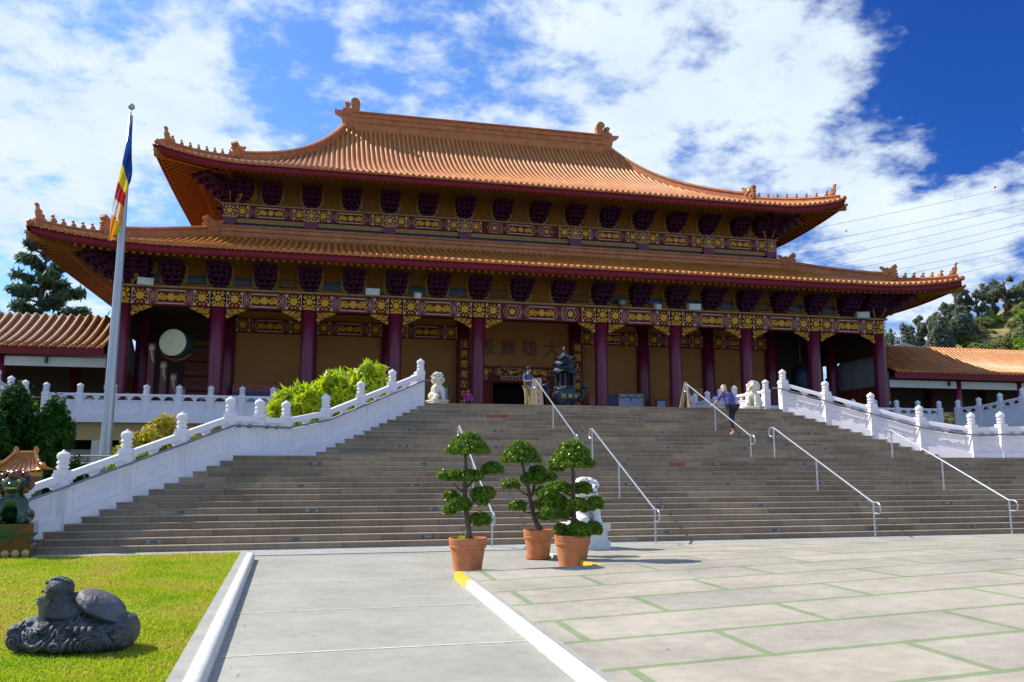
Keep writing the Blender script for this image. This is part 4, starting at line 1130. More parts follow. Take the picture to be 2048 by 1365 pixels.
# vents between the lower brackets
allx = sorted(CX + mids(CX)); kinds = 'dddvdwddvwvddddvddd'
for i in range(len(allx) - 1):
    xm = (allx[i] + allx[i + 1]) / 2; k = kinds[i % len(kinds)]
    if k == 'w' : continue
    v = MB().box(xm - .42, xm + .42, 42.30, 42.42, 10.98, 11.36).build('vent', MAT['vent_dark'] if k == 'd' else MAT['dark_wood'], H)
    if k == 'v':
        f = MB()
        for q in range(3): f.box(xm - .36, xm + .36, 42.27, 42.31, 11.03 + q * .11, 11.07 + q * .11)
        f.box(xm - .48, xm - .42, 42.26, 42.42, 10.95, 11.4); f.box(xm + .42, xm + .48, 42.26, 42.42, 10.95, 11.4); f.build('louvre', MAT['ochre'], v)
    MB().box(xm - .62, xm + .62, 42.18, 42.42, 10.745, 10.90).build('sill', MAT['ochre'], H)
am = sorted(UX + mids(UX))
m = MB()
for i in range(len(am) - 1):
    xm = (am[i] + am[i + 1]) / 2
    m.prism([(xm - .55, 16.72), (xm + .55, 16.72), (xm + .42, 17.02), (xm - .42, 17.02)], 47.12, 47.24); 
m.build('bracket_board', MAT['ochre'], H)
for i in range(len(am) - 1):
    xm = (am[i] + am[i + 1]) / 2
    MB().lathe([(.045, 0), (.045, .03)], (0, 0, 0), 8).xf(Matrix.Translation((xm, 47.12, 16.92)) @ Matrix.Rotation(R(90), 4, 'X')).build('vent_hole', MAT['black_paint'], H)

# inscription, frieze over the door, couplets
t = text_mb('殿寶雄大', 1.05, .03)
m = MB()
for i, ch in enumerate('殿寶雄大'):
    t = text_mb(ch, 1.08, .03); t.xf(Matrix.Translation((-2.05 + 1.36 * i, 47.27, 8.93))); t.build('inscription', MAT['bronze_letters'] if 'bronze_letters' in MAT else mat('bronze_letters', (0.085, 0.020, 0.007), (0.13, 0.035, 0.01), scale=6, rough=0.5), H)
MB().box(-3.06, 3.06, 47.18, 47.31, 7.78, 7.86).build('frieze_rail', MAT['maroon'], H)
fb = MB().box(-3.06, 3.06, 47.22, 47.31, 7.00, 7.78).build('frieze', MAT['maroon'], H)
g, c = MB(), MB()
for cx in (-.55, 2.1):
    if cx < 0:
        g.ball((cx, 47.22, 7.52), (.10, .03, .15), 8, 6)
        c.tube([(cx + 1.0 * math.cos(a) , 47.21, 7.52 + .23 * math.sin(a) * (1 + .25 * abs(math.sin(a * 2)))) for a in np.linspace(0, 2 * math.pi, 33)], .014, 4)
        for q in range(26):
            xx = cx + rnd.uniform(-.85, .85); zz = 7.52 + rnd.uniform(-.17, .17); scroll(g, xx, zz, rnd.choice((-1, 1)), rnd.choice((-1, 1)), .07, 47.21, .016)
for cx in (-2.05, -2.75, .95, 1.45, 2.1, 2.75):
    flower(g, cx, 7.52, .14, 47.22)
    for q in range(10): scroll(g, cx + rnd.uniform(-.25, .25), 7.52 + rnd.uniform(-.2, .2), rnd.choice((-1, 1)), 1, .06, 47.21, .015)
for cx, hw in ((-2.2, .28), (-.45, .75), (1.35, .3), (2.4, .25)):
    c.tube([(cx - hw, 47.21, 7.14), (cx - hw + .08, 47.21, 7.23), (cx + hw - .08, 47.21, 7.23), (cx + hw, 47.21, 7.14), (cx + hw - .08, 47.21, 7.05), (cx - hw + .08, 47.21, 7.05), (cx - hw, 47.21, 7.14)], .014, 4)
    for q in np.linspace(-hw + .12, hw - .12, max(3, int(hw * 10))): g.ball((cx + q, 47.21, 7.14), (.05, .02, .055), 6, 4)
g.build('gilding', MAT['gold'], fb); c.build('outline', MAT['cream'], fb)
def couplet(x, chars, lab):
    o = MB().box(x - .34, x + .34, 46.70, 46.76, 5.0, 9.4).build('couplet_board', MAT['maroon'], H)
    for i, ch in enumerate(chars):
        t = text_mb(ch, .46, .012); t.xf(Matrix.Translation((x, 46.69, 9.0 - .58 * i))); t.build('lettering', MAT['gold'], o)
couplet(-3.46, '法界眾者左右同參', 'l'); couplet(3.46, '佛國人天來去之夫', 'r')
# floor screens seen at the ends of the porch
m = MB(); m.box(-21.3, -16.7, 49.4, 49.5, 4.35, 10.6); m.build('drum_room_wall', MAT['dark_wood'], H)
for k in range(5):
    p = MB().box(-19.2, -16.95, 49.25, 49.38, 4.55 + k * .85, 5.28 + k * .85).build('carved_board', MAT['red_wood'], H)
    q = MB()
    for j in range(7): scroll(q, -18.9 + j * .3, 4.92 + k * .85, 1 if j % 2 else -1, 1, .13, 49.24, .02)
    q.build('carving', MAT['rafter'], p)
MB().box(-20.6, -16.95, 49.2, 49.36, 8.85, 9.1).build('cross_beam', MAT['rafter'], H)
m = MB(); m.box(16.8, 21.9, 49.4, 49.5, 5.9, 10.6); m.build('side_screen', MAT['dark_wood'], H)
for s in (-1, 1):
    a, b = sorted((s * 21.22, s * 21.34)); MB().box(a, b, 43.0, 49.4, 8.6, 10.6).build('side_wall', MAT['dark_wood'], H)
# ================================================================ covered walkways beside the hall
mat('gable_shade', (0.30, 0.29, 0.29), (0.25, 0.245, 0.25), scale=1, rough=.9, spec=.1)  # white gable plaster, its shade put into the colour as dark grey
def walkway(sgn, lab, x0, x1, pitch, cols, zt=7.62):
    root = thing('covered_walkway', lab, 'walkway', (sgn * x0, 43.0, DZ))
    a, b = sorted((sgn * x0, sgn * x1)); L = b - a
    y0, y1, zr = 42.2, 46.0, 9.72
    def pf(t): return zt + (zr - zt) * (.62 * t + .38 * t * t)
    def pf2(t): return zt + (zr - zt) * (.62 * t + .38 * t * t) - .25 * max(0, t - .86) * 0
    ts = np.linspace(0, 1, 12)
    V = []; 
    for t in ts: V += [(a, y0 + (y1 - y0) * t, pf(t)), (b, y0 + (y1 - y0) * t, pf(t))]
    for t in ts[::-1]: V += [(a, 2 * y1 - (y0 + (y1 - y0) * t), pf(t)), (b, 2 * y1 - (y0 + (y1 - y0) * t), pf(t))]
    m = MB(); m.add(V, [(2 * i, 2 * i + 1, 2 * i + 3, 2 * i + 2) for i in range(len(ts) * 2 - 1)]); m.build('pan_tiles', MAT['tile_pan'], root)
    m = MB(); e = MB(); n = int(L / pitch)
    for i in range(n + 1):
        x = a + .1 + i * (L - .2) / n
        m.tube([(x, y0 + (y1 - y0) * t - .05, pf(t) + .03) for t in np.linspace(0, 1, 9)] + [(x, y1 + .15, zr + .02)], .085 if pitch > .35 else .07, 7)
        e.ball((x, y0 - .07, pf(0) + .02), (.10 if pitch > .35 else .08, .03, .10 if pitch > .35 else .08), 9, 6)
        if i < n: e.prism([(x + pitch * .18, pf(0) + .0), (x + pitch * .5, pf(0) - .12), (x + pitch * .82, pf(0))], y0 - .06, y0 - .03)
    m.build('cap_tiles', MAT['tile_grey' if sgn < 0 else 'tile'], root, smooth=True); e.build('tile_ends', MAT['ridge_tile'], root)
    MB().box(a, b, y0 + .0, y0 + .10, zt - .42, zt - .06).build('eave_board', MAT['fascia'], root)
    MB().box(a, b, 42.75, 42.95, zt - .92, zt - .48).build('beam', MAT['white_wall'], root)
    MB().add([(a, y0 + .1, zt - .30), (b, y0 + .1, zt - .30), (b, 49, zt - .1), (a, 49, zt - .1)], [(0, 1, 2, 3)]).build('ceiling', MAT['dark_wood'], root)
    MB().box(a, b, 48.9, 49.1, zt - 1.9, zt - .1).build('back_fascia', MAT['dark_wood'], root)
    MB().box(a, b, 48.85, 48.95, zt - 1.98, zt - 1.9).build('back_trim', MAT['white_wall'], root)
    xg = sgn * x0
    MB().prism([(42.9, zt - .75), (49.1, zt - .75), (49.1, zt), (46, zr - .06), (42.9, zt + .1)], xg - .02, xg + .12, 'x').build('gable_wall', MAT['gable_shade'], root)
    MB().box(xg - .05, xg + .15, 42.95, 49.0, zt - 1.75, zt - .76).build('side_panel', MAT['red_wood'], root)
    MB().box(xg - .06, xg + .16, 42.95, 49.0, zt - 1.95, zt - 1.76).build('side_trim', MAT['white_wall'], root)
    for x in cols:
        MB().lathe([(.21, DZ), (.20, zt - .4)], (sgn * x, 42.85, 0), 16).build('column', MAT['column_red'], root, smooth=True)
        MB().lathe([(.22, DZ), (.22, zt - .4)], (sgn * (x - 1.6), 48.8, 0), 14).build('column', MAT['column_red'], root, smooth=True)
    for x in cols[:1]:
        MB().box(sgn * x - (.75 if sgn > 0 else -2.0) - .05, sgn * x - (.75 if sgn > 0 else -2.0) + .05, 42.6, 42.75, zt - .78, zt - .48).build('wall_lamp', MAT['black_paint'], root)
    return root
mat('tile_grey', (0.52, 0.31, 0.15), (0.40, 0.22, 0.10), scale=2, detail=8, rough=0.32, coat=0.3, spec=0.6)
walkway(-1, 'tiled covered walkway joining the left end of the temple hall', 21.75, 42, .42, [26.35, 31.0, 35.6])
walkway(1, 'tiled covered walkway joining the right end of the temple hall', 21.9, 45, .29, [26.8, 31.25, 35.7])
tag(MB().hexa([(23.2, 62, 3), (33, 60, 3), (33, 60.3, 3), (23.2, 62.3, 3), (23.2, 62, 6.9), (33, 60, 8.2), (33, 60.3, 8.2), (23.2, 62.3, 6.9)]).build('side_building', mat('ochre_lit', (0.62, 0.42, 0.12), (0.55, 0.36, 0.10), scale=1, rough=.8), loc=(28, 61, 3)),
    'sunny ochre building glimpsed under the right walkway roof', 'building')

# ================================================================ drum, bell, floodlights, boards on the porch
D = thing('temple_drum', 'large drum with cream skin on a dark red stand at the left of the porch', 'drum', (-19.0, 44.9, DZ))
m = MB(); m.lathe([(.66, -.55), (.70, -.53), (.78, -.25), (.80, 0), (.78, .25), (.70, .53), (.66, .55)], (0, 0, 0), 28)
m.xf(Matrix.Translation((-18.92, 44.95, 8.26)) @ Matrix.Rotation(R(-13), 4, 'Z') @ Matrix.Rotation(R(90), 4, 'X')); m.build('shell', mat('drum_green', (0.02, 0.06, 0.05), None, rough=.5), D, smooth=True)
m = MB(); m.lathe([(.0, 0), (.64, 0), (.69, .012), (.70, .05), (.66, .06)], (0, 0, .555), 28)
m.xf(Matrix.Translation((-18.92, 44.95, 8.26)) @ Matrix.Rotation(R(-13), 4, 'Z') @ Matrix.Rotation(R(90), 4, 'X') @ Matrix.Scale(1, 4)); m.build('skin', MAT['drum_skin'], D, smooth=True)
for (x, y, zt) in ((-20.05, 44.5, 8.2), (-19.45, 44.6, 7.3), (-18.95, 44.7, 6.7), (-18.5, 44.8, 6.0)):
    p = MB().box(x - .16, x + .16, y, y + .3, DZ, zt).build('post', MAT['column_red'], D)
    q = MB(); q.ball((x - .02, y - .03, zt - .25), (.16, .09, .18), 8, 6); q.tube([(x - .02, y - .06, zt - .35), (x + .05, y - .07, zt - .75), (x + .13, y - .06, zt - 1.0)], [.09, .06, .05], 6); q.build('gilt_bracket', MAT['sign_wood'], p, smooth=True)
m = MB(); m.tube([(-19.6, 44.7, 7.75), (-19.3, 44.7, 7.5), (-18.9, 44.7, 7.4), (-18.5, 44.7, 7.5), (-18.2, 44.7, 7.75)], .08, 6); m.build('cradle', MAT['red_wood'], D)
B = thing('temple_bell', 'dark bronze bell with a gilt strip hanging at the right of the porch', 'bell', (18.0, 46.0, 6.2))
m = MB(); m.lathe([(.98, 0), (1.0, .1), (.88, .25), (.80, .8), (.74, 1.5), (.62, 1.95), (.35, 2.2), (.1, 2.3)], (18.0, 46.0, 0), 24); m.xf(Matrix.Translation((18.0, 46.0, 6.6)) @ Matrix.Scale(.75, 4) @ Matrix.Translation((-18.0, -46.0, 0))); m.build('bell_body', MAT['censer'], B, smooth=True)
MB().tube([(18.0, 46, 8.5), (18.0, 46, 10.6)], .06, 6).build('hanger', MAT['black_paint'], B)
MB().box(18.2, 18.32, 45.1, 45.2, 6.9, 8.5).build('gilt_strip', MAT['gold'], B)
fl = None
ordn = ['first', 'second', 'third', 'fourth']
for i, (x, tl) in enumerate(((-20.04, 14), (-9.11, 2), (8.83, -3), (19.64, -14))):
    t = thing('floodlight', '%s white box floodlight from the left under the lower eave' % ordn[i], 'floodlight', (x, 41.9, 10.85), 'box floodlights under the eave')
    m = MB(); m.cbox((x, 41.85, 10.86), (.72, .42, .36), R(tl), R(8)); m.build('housing', MAT['lamp_white'], t)
    m = MB(); m.cbox((x, 41.62, 10.84), (.62, .03, .28), R(tl), R(8)); m.build('lens', MAT['lamp_glass'], t)
    MB().tube([(x, 42.05, 10.86), (x, 42.3, 10.9)], .04, 6).build('arm', MAT['black_paint'], t)
for i, (x, lab) in enumerate(((-6.79, 'small glass floodlight left of the doorway under the lower eave'), (6.62, 'small glass floodlight right of the doorway under the lower eave'))):
    t = thing('floodlight', lab, 'floodlight', (x, 41.9, 10.8), 'glass floodlights under the eave')
    m = MB(); m.cbox((x, 41.8, 10.80), (.36, .26, .30), R(10), R(25)); m.build('housing', MAT['lamp_white'], t)
    m = MB(); m.cbox((x + .02, 41.66, 10.73), (.30, .02, .24), R(10), R(25)); m.build('lens', MAT['lamp_glass'], t)
    MB().tube([(x, 41.95, 10.85), (x, 42.3, 10.95)], .035, 6).build('arm', MAT['black_paint'], t)
tt_ = thing('loudspeaker', 'dark round loudspeaker under the eave right of the doorway', 'speaker', (4.6, 41.9, 10.85))
MB().ball((4.55, 41.8, 10.95), (.26, .2, .26), 14, 9).build('horn', MAT['steel_dark'], tt_, smooth=True)
m = MB(); m.tube([(4.45, 41.9, 10.8), (4.45, 42.0, 10.5)], .03, 5); m.build('bracket', MAT['black_paint'], tt_)
def notice(x, y, w, h, z, lab, face, swag=False, frame='red_wood'):
    t = thing('notice_board', lab, 'notice board', (x, y, DZ))
    MB().box(x - w / 2, x + w / 2, y, y + .06, z, z + h).build('board', MAT[face], t)
    f = MB(); f.box(x - w / 2 - .07, x - w / 2, y - .03, y + .08, DZ, z + h + .08); f.box(x + w / 2, x + w / 2 + .07, y - .03, y + .08, DZ, z + h + .08); f.box(x - w / 2, x + w / 2, y - .03, y + .08, z + h, z + h + .08); f.box(x - w / 2, x + w / 2, y - .03, y + .08, z - .08, z)
    f.build('frame', MAT[frame], t)
    if swag:
        s = MB()
        for k in range(3):
            c = x - w / 2 + w * (k + .5) / 3
            s.tube([(c + w / 6 * q, y - .02, z + h - .08 - .12 * (1 - q * q)) for q in np.linspace(-1, 1, 9)], .035, 5)
        s.tube([(x, y - .02, z + h - .15), (x, y - .02, z + h - .42)], .025, 5); s.build('swag', mat('swag', (0.16, 0.11, 0.16), None, rough=.8), t)
    return t
notice(-5.15, 45.0, .95, 1.3, 5.0, 'pale notice board beside the left stone lion on the terrace', 'board_white')
notice(6.72, 46.4, 1.55, 1.25, 5.0, 'white notice board with dark swag right of the doorway', 'board_white', True, 'trim_gold')
notice(4.55, 46.2, 1.05, 1.2, 5.0, 'red and gold picture board behind the incense burner', 'board_red')
notice(5.55, 46.4, .42, 1.2, 5.0, 'narrow dark picture board between the red column and white notice', 'board_blue')
notice(8.62, 46.3, .55, 1.0, 4.9, 'small pale board left of the red cabinets on the porch', 'board_white')
for i, (x, lab) in enumerate(((8.35, 'red lattice cabinet in front of a porch column, the left one'), (9.55, 'red lattice cabinet behind the upper stair handrail, the right one'))):
    t = thing('cabinet', lab, 'cabinet', (x, 43.4, DZ), 'red cabinets on the porch')
    MB().box(x - .36, x + .36, 43.3, 43.75, DZ, 6.3).build('case', MAT['board_red'], t)
    f = MB()
    for q in range(5): f.box(x - .34 + q * .165, x - .32 + q * .165, 43.26, 43.31, 4.5, 6.2)
    f.box(x - .38, x + .38, 43.25, 43.78, 6.3, 6.38); f.box(x - .3, x - .1, 43.24, 43.27, 5.9, 6.2); f.build('lattice', MAT['trim_gold'], t)
t = thing('banner', 'long red and white banner at the foot of the ochre wall left of the shrub', 'banner', (-14.6, 46.2, DZ))
MB().box(-16.2, -12.9, 46.2, 46.24, 5.95, 6.35).build('upper_strip', MAT['board_red'], t)
MB().box(-16.2, -12.9, 46.2, 46.24, 5.62, 5.94).build('blue_strip', MAT['board_blue'], t)
MB().box(-15.9, -12.9, 46.17, 46.2, 5.3, 5.66).build('white_strip', MAT['board_white'], t)
t = thing('bench_rail', 'pale low rail on the porch behind the left balustrade', 'rail', (-14.0, 43.6, DZ))
for z in (5.0, 5.3): MB().box(-17.5, -10.5, 43.6, 43.68, z, z + .07).build('bar', MAT['plate_grey'], t)
for x in np.arange(-17.4, -10.4, 1.4): MB().box(x - .04, x + .04, 43.62, 43.68, DZ, 5.3).build('leg', MAT['plate_grey'], t)

# ================================================================ incense burner
CE = thing('incense_burner', 'dark bronze pagoda shaped incense burner at the top of the stairs', 'incense burner', (-.85, 35.0, DZ))
cx_, cy_ = -.85, 35.0
m = MB(); m.lathe([(.30, 0), (.34, .05), (.30, .12), (.34, .28), (.50, .40), (.57, .62), (.56, .80), (.48, .93), (.50, .98), (.50, 1.02)], (cx_, cy_, DZ), 24); m.build('bowl', MAT['censer'], CE, smooth=True)
for a in (-90, 30, 150):
    q = MB(); x, y = cx_ + .45 * math.cos(R(a)), cy_ + .45 * math.sin(R(a)); q.tube([(x, y, DZ + .45), (x + .05 * math.cos(R(a)), y + .05 * math.sin(R(a)), DZ + .2), (x, y, DZ)], [.13, .09, .11], 8); q.build('leg', MAT['censer'], CE, smooth=True)
m = MB(); m.lathe([(.54, 1.0), (.56, 1.05), (.50, 1.10), (.50, 1.14)], (cx_, cy_, DZ), 6, phase=R(15)); m.build('platform', MAT['censer'], CE)
for k in range(6):
    a = R(15 + 60 * k); q = MB(); q.tube([(cx_ + .45 * math.cos(a), cy_ + .45 * math.sin(a), DZ + 1.1), (cx_ + .45 * math.cos(a), cy_ + .45 * math.sin(a), DZ + 1.72)], .055, 8); q.build('pillar', MAT['censer'], CE)
    a2 = R(45 + 60 * k); q = MB(); w = .20
    c = Vector((cx_ + .40 * math.cos(a2), cy_ + .40 * math.sin(a2), DZ + 1.42)); q.cbox(c, (.06, .12, .6), a2); q.build('lattice_panel', MAT['censer'], CE) if k % 2 else None
    q = MB(); q.ball((cx_ + .53 * math.cos(a), cy_ + .53 * math.sin(a), DZ + 1.08), .035, 8, 6); q.build('stud', MAT['glaze_cream'], CE)
m = MB(); m.lathe([(.34, 1.1), (.34, 1.72)], (cx_, cy_, DZ), 6); m.build('inner_urn', MAT['interior'], CE)
def hexroof(z, r0, r1, h):
    q = MB(); n = 6; P = []
    for j, t in enumerate(np.linspace(0, 1, 5)):
        for k in range(12):
            a = R(15 + 30 * k); up = .10 * (1 - t) ** 2 if k % 2 == 0 else 0; rr = (r0 + (r1 - r0) * t) * (1 if k % 2 == 0 else .90)
            P.append((cx_ + rr * math.cos(a), cy_ + rr * math.sin(a), z + h * (t * .5 + t * t * .5) + up))
    for k in range(12): a = R(15 + 30 * k); P.append((cx_ + r0 * .9 * math.cos(a), cy_ + r0 * .9 * math.sin(a), z - .05 + (.10 if k % 2 == 0 else 0)))
    F = [(j * 12 + k, j * 12 + (k + 1) % 12, (j + 1) * 12 + (k + 1) % 12, (j + 1) * 12 + k) for j in range(4) for k in range(12)] + [(60 + k, 60 + (k + 1) % 12, (k + 1) % 12, k) for k in range(12)] + [tuple(range(59, 47, -1))[::-1], tuple(range(71, 59, -1))]
    q.add(P, F); return q
for z, r0, r1, h in ((1.72, .76, .50, .22), (2.06, .63, .42, .20), (2.36, .53, .10, .30)):
    hexroof(DZ + z, r0, r1, h).build('roof_tier', MAT['censer'], CE)
for z, r in ((1.92, .46), (2.24, .38)): m = MB(); m.lathe([(r, z), (r, z + .16)], (cx_, cy_, DZ), 6, phase=R(15)); m.build('storey', MAT['censer'], CE)
m = MB(); m.lathe([(.11, 2.62), (.07, 2.70), (.09, 2.76), (.09, 2.82), (.04, 2.88), (.015, 2.98)], (cx_, cy_, DZ), 12); m.build('finial', MAT['censer'], CE, smooth=True)
for s in (-1, 1):
    q = MB(); q.tube([(cx_ + s * .50, cy_, DZ + .60), (cx_ + s * .72, cy_ - .02, DZ + .52), (cx_ + s * .86, cy_ - .04, DZ + .72), (cx_ + s * .78, cy_ - .06, DZ + .98), (cx_ + s * .92, cy_ - .10, DZ + 1.12)], [.09, .09, .10, .10, .07], 8)
    q.ball((cx_ + s * .90, cy_ - .12, DZ + 1.14), (.17, .12, .11), 10, 7); q.tube([(cx_ + s * .85, cy_ - .1, DZ + 1.2), (cx_ + s * .76, cy_ - .1, DZ + 1.36)], [.04, .012], 5)
    for k in range(6): q.ball((cx_ + s * (.72 + .05 * k), cy_ + .02, DZ + .55 + .11 * k), (.08, .06, .07), 6, 5)
    q.build('dragon_handle', MAT['censer'], CE, smooth=True)
for i, (ch, a) in enumerate((('西', -112), ('來', -82), ('寺', -50))):
    t = text_mb(ch, .22, .01); t.xf(Matrix.Translation((cx_ + .575 * math.cos(R(a)), cy_ + .575 * math.sin(R(a)), DZ + .66)) @ Matrix.Rotation(R(a + 90), 4, 'Z')); t.build('lettering', MAT['glaze_cream'], CE)

# wooden sign stands beside the upper handrails
def sign_stand(x, y, rz, lab, chars):
    t = thing('sign_stand', lab, 'sign', (x, y, DZ))
    m = MB(); m.hexa([(-.26, -.16, 0), (.26, -.16, 0), (.26, -.10, 0), (-.26, -.10, 0), (-.18, .02, 1.12), (.18, .02, 1.12), (.18, .06, 1.12), (-.18, .06, 1.12)])
    m.xf(Matrix.Translation((x, y, DZ)) @ Matrix.Rotation(rz, 4, 'Z')); b = m.build('board', MAT['sign_wood'], t)
    m = MB(); m.hexa([(-.24, .28, 0), (.24, .28, 0), (.24, .32, 0), (-.24, .32, 0), (-.16, .065, 1.10), (.16, .065, 1.10), (.16, .09, 1.10), (-.16, .09, 1.10)])
    m.xf(Matrix.Translation((x, y, DZ)) @ Matrix.Rotation(rz, 4, 'Z')); m.build('back_leg', MAT['sign_wood'], t)
    for i, ch in enumerate(chars):
        z = .98 - .25 * i; q = text_mb(ch, .24, .004); q.xf(Matrix.Translation((x, y, DZ)) @ Matrix.Rotation(rz, 4, 'Z') @ Matrix.Translation((0, -.175 + .165 * z, z)) @ Matrix.Rotation(R(-9), 4, 'X'))
        q.build('lettering', MAT['ink_red' if i else 'ink_black'], b)
sign_stand(-3.0, 31.75, R(-10), 'pale wooden sign stand with red characters beside the man in blue', '小大人心')
sign_stand(3.62, 31.9, R(50), 'pale wooden sign stand seen edge on beside the right upper handrail', '小大人心')

# ================================================================ flagpole and flag
PX, PY = -19.15, 33.0
FP = thing('flagpole', 'tall tapering grey flagpole with ball top left of the stairs', 'flagpole', (PX, PY, 0))
m = MB(); m.lathe([(.215, .3), (.205, 2.5), (.158, 8), (.108, 13), (.075, 15.6)], (PX, PY, 0), 20); m.build('pole', MAT['pole_grey'], FP, smooth=True)
m = MB(); m.lathe([(.02, 15.6), (.02, 15.85)], (PX, PY, 0), 8); m.ball((PX, PY, 15.98), .13, 14, 10); m.build('ball', MAT['pole_grey'], FP, smooth=True)
MB().tube([(PX - .03, PY - .27, 2.4), (PX, PY - .10, 15.5)], .012, 5).build('halyard', MAT['lamp_white'], FP)
FL = thing('flag', 'limp striped flag of blue, yellow, red, white and orange on the pole', 'flag', (PX, PY - .2, 14))
def fpx(px, py, dy):
    d = pix_dir(px, py); t = (PY - dy) / d.y; return Vector(CAM.location) + d * t
us = np.array([0, .12, .25, .4, .55, .7, .85, 1.0])
topx, topy = [266, 258, 251, 242, 233, 225, 220, 219], [232, 265, 295, 338, 375, 415, 450, 482]
botx, boty = [263, 265, 262, 256, 250, 246, 240, 229], [300, 345, 362, 376, 398, 430, 462, 480]
def fpt(u, v):
    tx, ty = np.interp(u, us, topx), np.interp(u, us, topy); bx, by = np.interp(u, us, botx), np.interp(u, us, boty)
    return fpx(tx + (bx - tx) * v, ty + (by - ty) * v, .28 + .10 * math.sin(v * 9 + u * 7) + .05 * math.sin(u * 17))
def stripe(u0, u1, v0, v1, col, nm):
    m = MB(); nu, nv = 10, 12
    for i in range(nu + 1):
        for j in range(nv + 1): m.v.append(tuple(fpt(u0 + (u1 - u0) * i / nu, v0 + (v1 - v0) * j / nv)))
    m.f = [(i * (nv + 1) + j, (i + 1) * (nv + 1) + j, (i + 1) * (nv + 1) + j + 1, i * (nv + 1) + j + 1) for i in range(nu) for j in range(nv)]
    o = m.build(nm, col, FL, smooth=True); return o
fcol = {n: M('flag_' + n, c, None, scale=4, rough=.8, trans=.35) for n, c in dict(blue=(.012, .06, .30), yellow=(.80, .62, .03), red=(.55, .02, .02), white=(.8, .8, .8), orange=(.85, .32, .01), green=(.55, .62, .04)).items()}
stripe(0, .36, 0, 1, fcol['blue'], 'blue_stripe'); stripe(.36, .50, 0, 1, fcol['yellow'], 'yellow_stripe'); stripe(.50, .63, 0, 1, fcol['red'], 'red_stripe')
stripe(.63, .76, 0, .62, fcol['white'], 'white_stripe'); stripe(.63, .80, .62, 1, fcol['orange'], 'orange_stripe'); stripe(.76, 1, 0, .55, fcol['orange'], 'orange_stripe')
stripe(.80, .93, .55, 1, fcol['green'], 'yellow_band'); stripe(.93, .965, .55, 1, fcol['red'], 'red_band'); stripe(.965, 1, .55, 1, fcol['white'], 'white_band')

# ================================================================ stone and glazed lions
def lion(lab, x, y, z, h, rz, body, mane, ped, vox=.022, ped_h=.24, ped2=None):
    root = thing('guardian_lion', lab, 'lion statue', (x, y, z)); s = h
    T = Matrix.Translation((x, y, z)) @ Matrix.Rotation(rz, 4, 'Z') @ Matrix.Scale(s, 4)
    p = ped_h; q = MB(); w = .26
    q.box(-w, w, -.28, .28, .0, p * .35); q.box(-w * .88, w * .88, -.25, .25, p * .35, p * .72); q.box(-w, w, -.28, .28, p * .72, p); q.xf(T); P = q.build('pedestal', MAT[ped], root)
    if ped2:
        q = MB()
        for k in range(5): q.ball((-.2 + .1 * k, -.28, p * .18), (.04, .01, p * .11), 8, 6)
        q.xf(T); q.build('pattern', MAT[ped2], P); q = MB(); q.prism([(-.16, p * .97), (.16, p * .97), (0, p * .42)], -.283, -.275); q.box(-.262, .262, -.283, .283, p * .62, p * .69); q.xf(T); q.build('drape', MAT['glaze_green'], P)
    k = (1 - p); q = MB()
    def b(c, r): q.ball((c[0], c[1], p + c[2] * k), (r[0], r[1], r[2] * k), 14, 10)
    b((0, .10, .16), (.20, .18, .17)); b((0, .05, .34), (.17, .16, .22)); b((0, -.06, .42), (.155, .13, .19))          # haunch, trunk, chest
    for sx in (-1, 1):
        b((sx * .15, .06, .13), (.09, .17, .14)); b((sx * .16, -.10, .04), (.06, .09, .045))
        q.tube([(sx * .105, -.10, p + .44 * k), (sx * .115, -.15, p + .24 * k), (sx * .115, -.16, p + .05 * k)], [.078, .058, .058], 10)
        b((sx * .115, -.195, .035), (.062, .085, .04))
    b((0, -.06, .74), (.165, .16, .175)); b((0, -.20, .71), (.105, .09, .085)); b((0, -.19, .625), (.09, .08, .04)); b((0, -.275, .745), (.04, .03, .03))
    for sx in (-1, 1): b((sx * .075, -.20, .80), (.045, .04, .04)); b((sx * .13, -.02, .88), (.04, .03, .05))
    q.tube([(.0, .24, p + .1 * k), (.06, .29, p + .3 * k), (.02, .26, p + .5 * k)], [.05, .07, .03], 8)
    b((-.12, -.23, .10), (.075, .075, .085))
    q.xf(T); fused('body', q, MAT[body], root, vox * s, 3)
    q = MB(); rs = random.Random(int(x * 10) + 3)
    for i in range(60):
        a = rs.uniform(0, 2 * math.pi); e = rs.uniform(-.9, 1.3)
        d = Vector((math.cos(a) * math.cos(e), math.sin(a) * math.cos(e), math.sin(e)))
        if d.y < -.45 and d.z < .65: continue
        q.ball((d.x * .175, -.04 + d.y * .175, p + (.74 + d.z * .20) * k), rs.uniform(.034, .05), 7, 5)
    q.xf(T); q.build('mane', MAT[mane], root, smooth=True)
    e = MB()
    for sx in (-1, 1): e.ball((sx * .068, -.238, p + .795 * k), .02, 8, 6)
    e.ball((0, -.285, p + .665 * k), (.06, .015, .012), 8, 5); e.xf(T); e.build('eyes_and_mouth', MAT['plate_dark'] if body != 'glaze_green' else MAT['glaze_cream'], root)
    return root
lion('weathered white stone lion at the foot of the stairs behind the potted trees', -5.22, 18.85, .01, 1.68, R(8), 'lion_white', 'lion_white', 'lion_white', ped_h=.36)
lion('cream stone lion on the terrace by the top of the left balustrade', -7.0, 32.1, DZ, 1.33, R(20), 'lion_stone', 'lion_stone', 'lion_stone', ped_h=.14)
lion('cream stone lion on the terrace by the top of the right balustrade', 6.95, 32.3, DZ, 1.33, R(-50), 'lion_stone', 'lion_stone', 'lion_stone', ped_h=.14)
lion('green glazed lion on an amber pedestal at the foot of the left balustrade', -17.72, 19.62, .016, 1.84, R(12), 'glaze_green', 'glaze_amber', 'glaze_amber', ped_h=.40, ped2='glaze_cream')
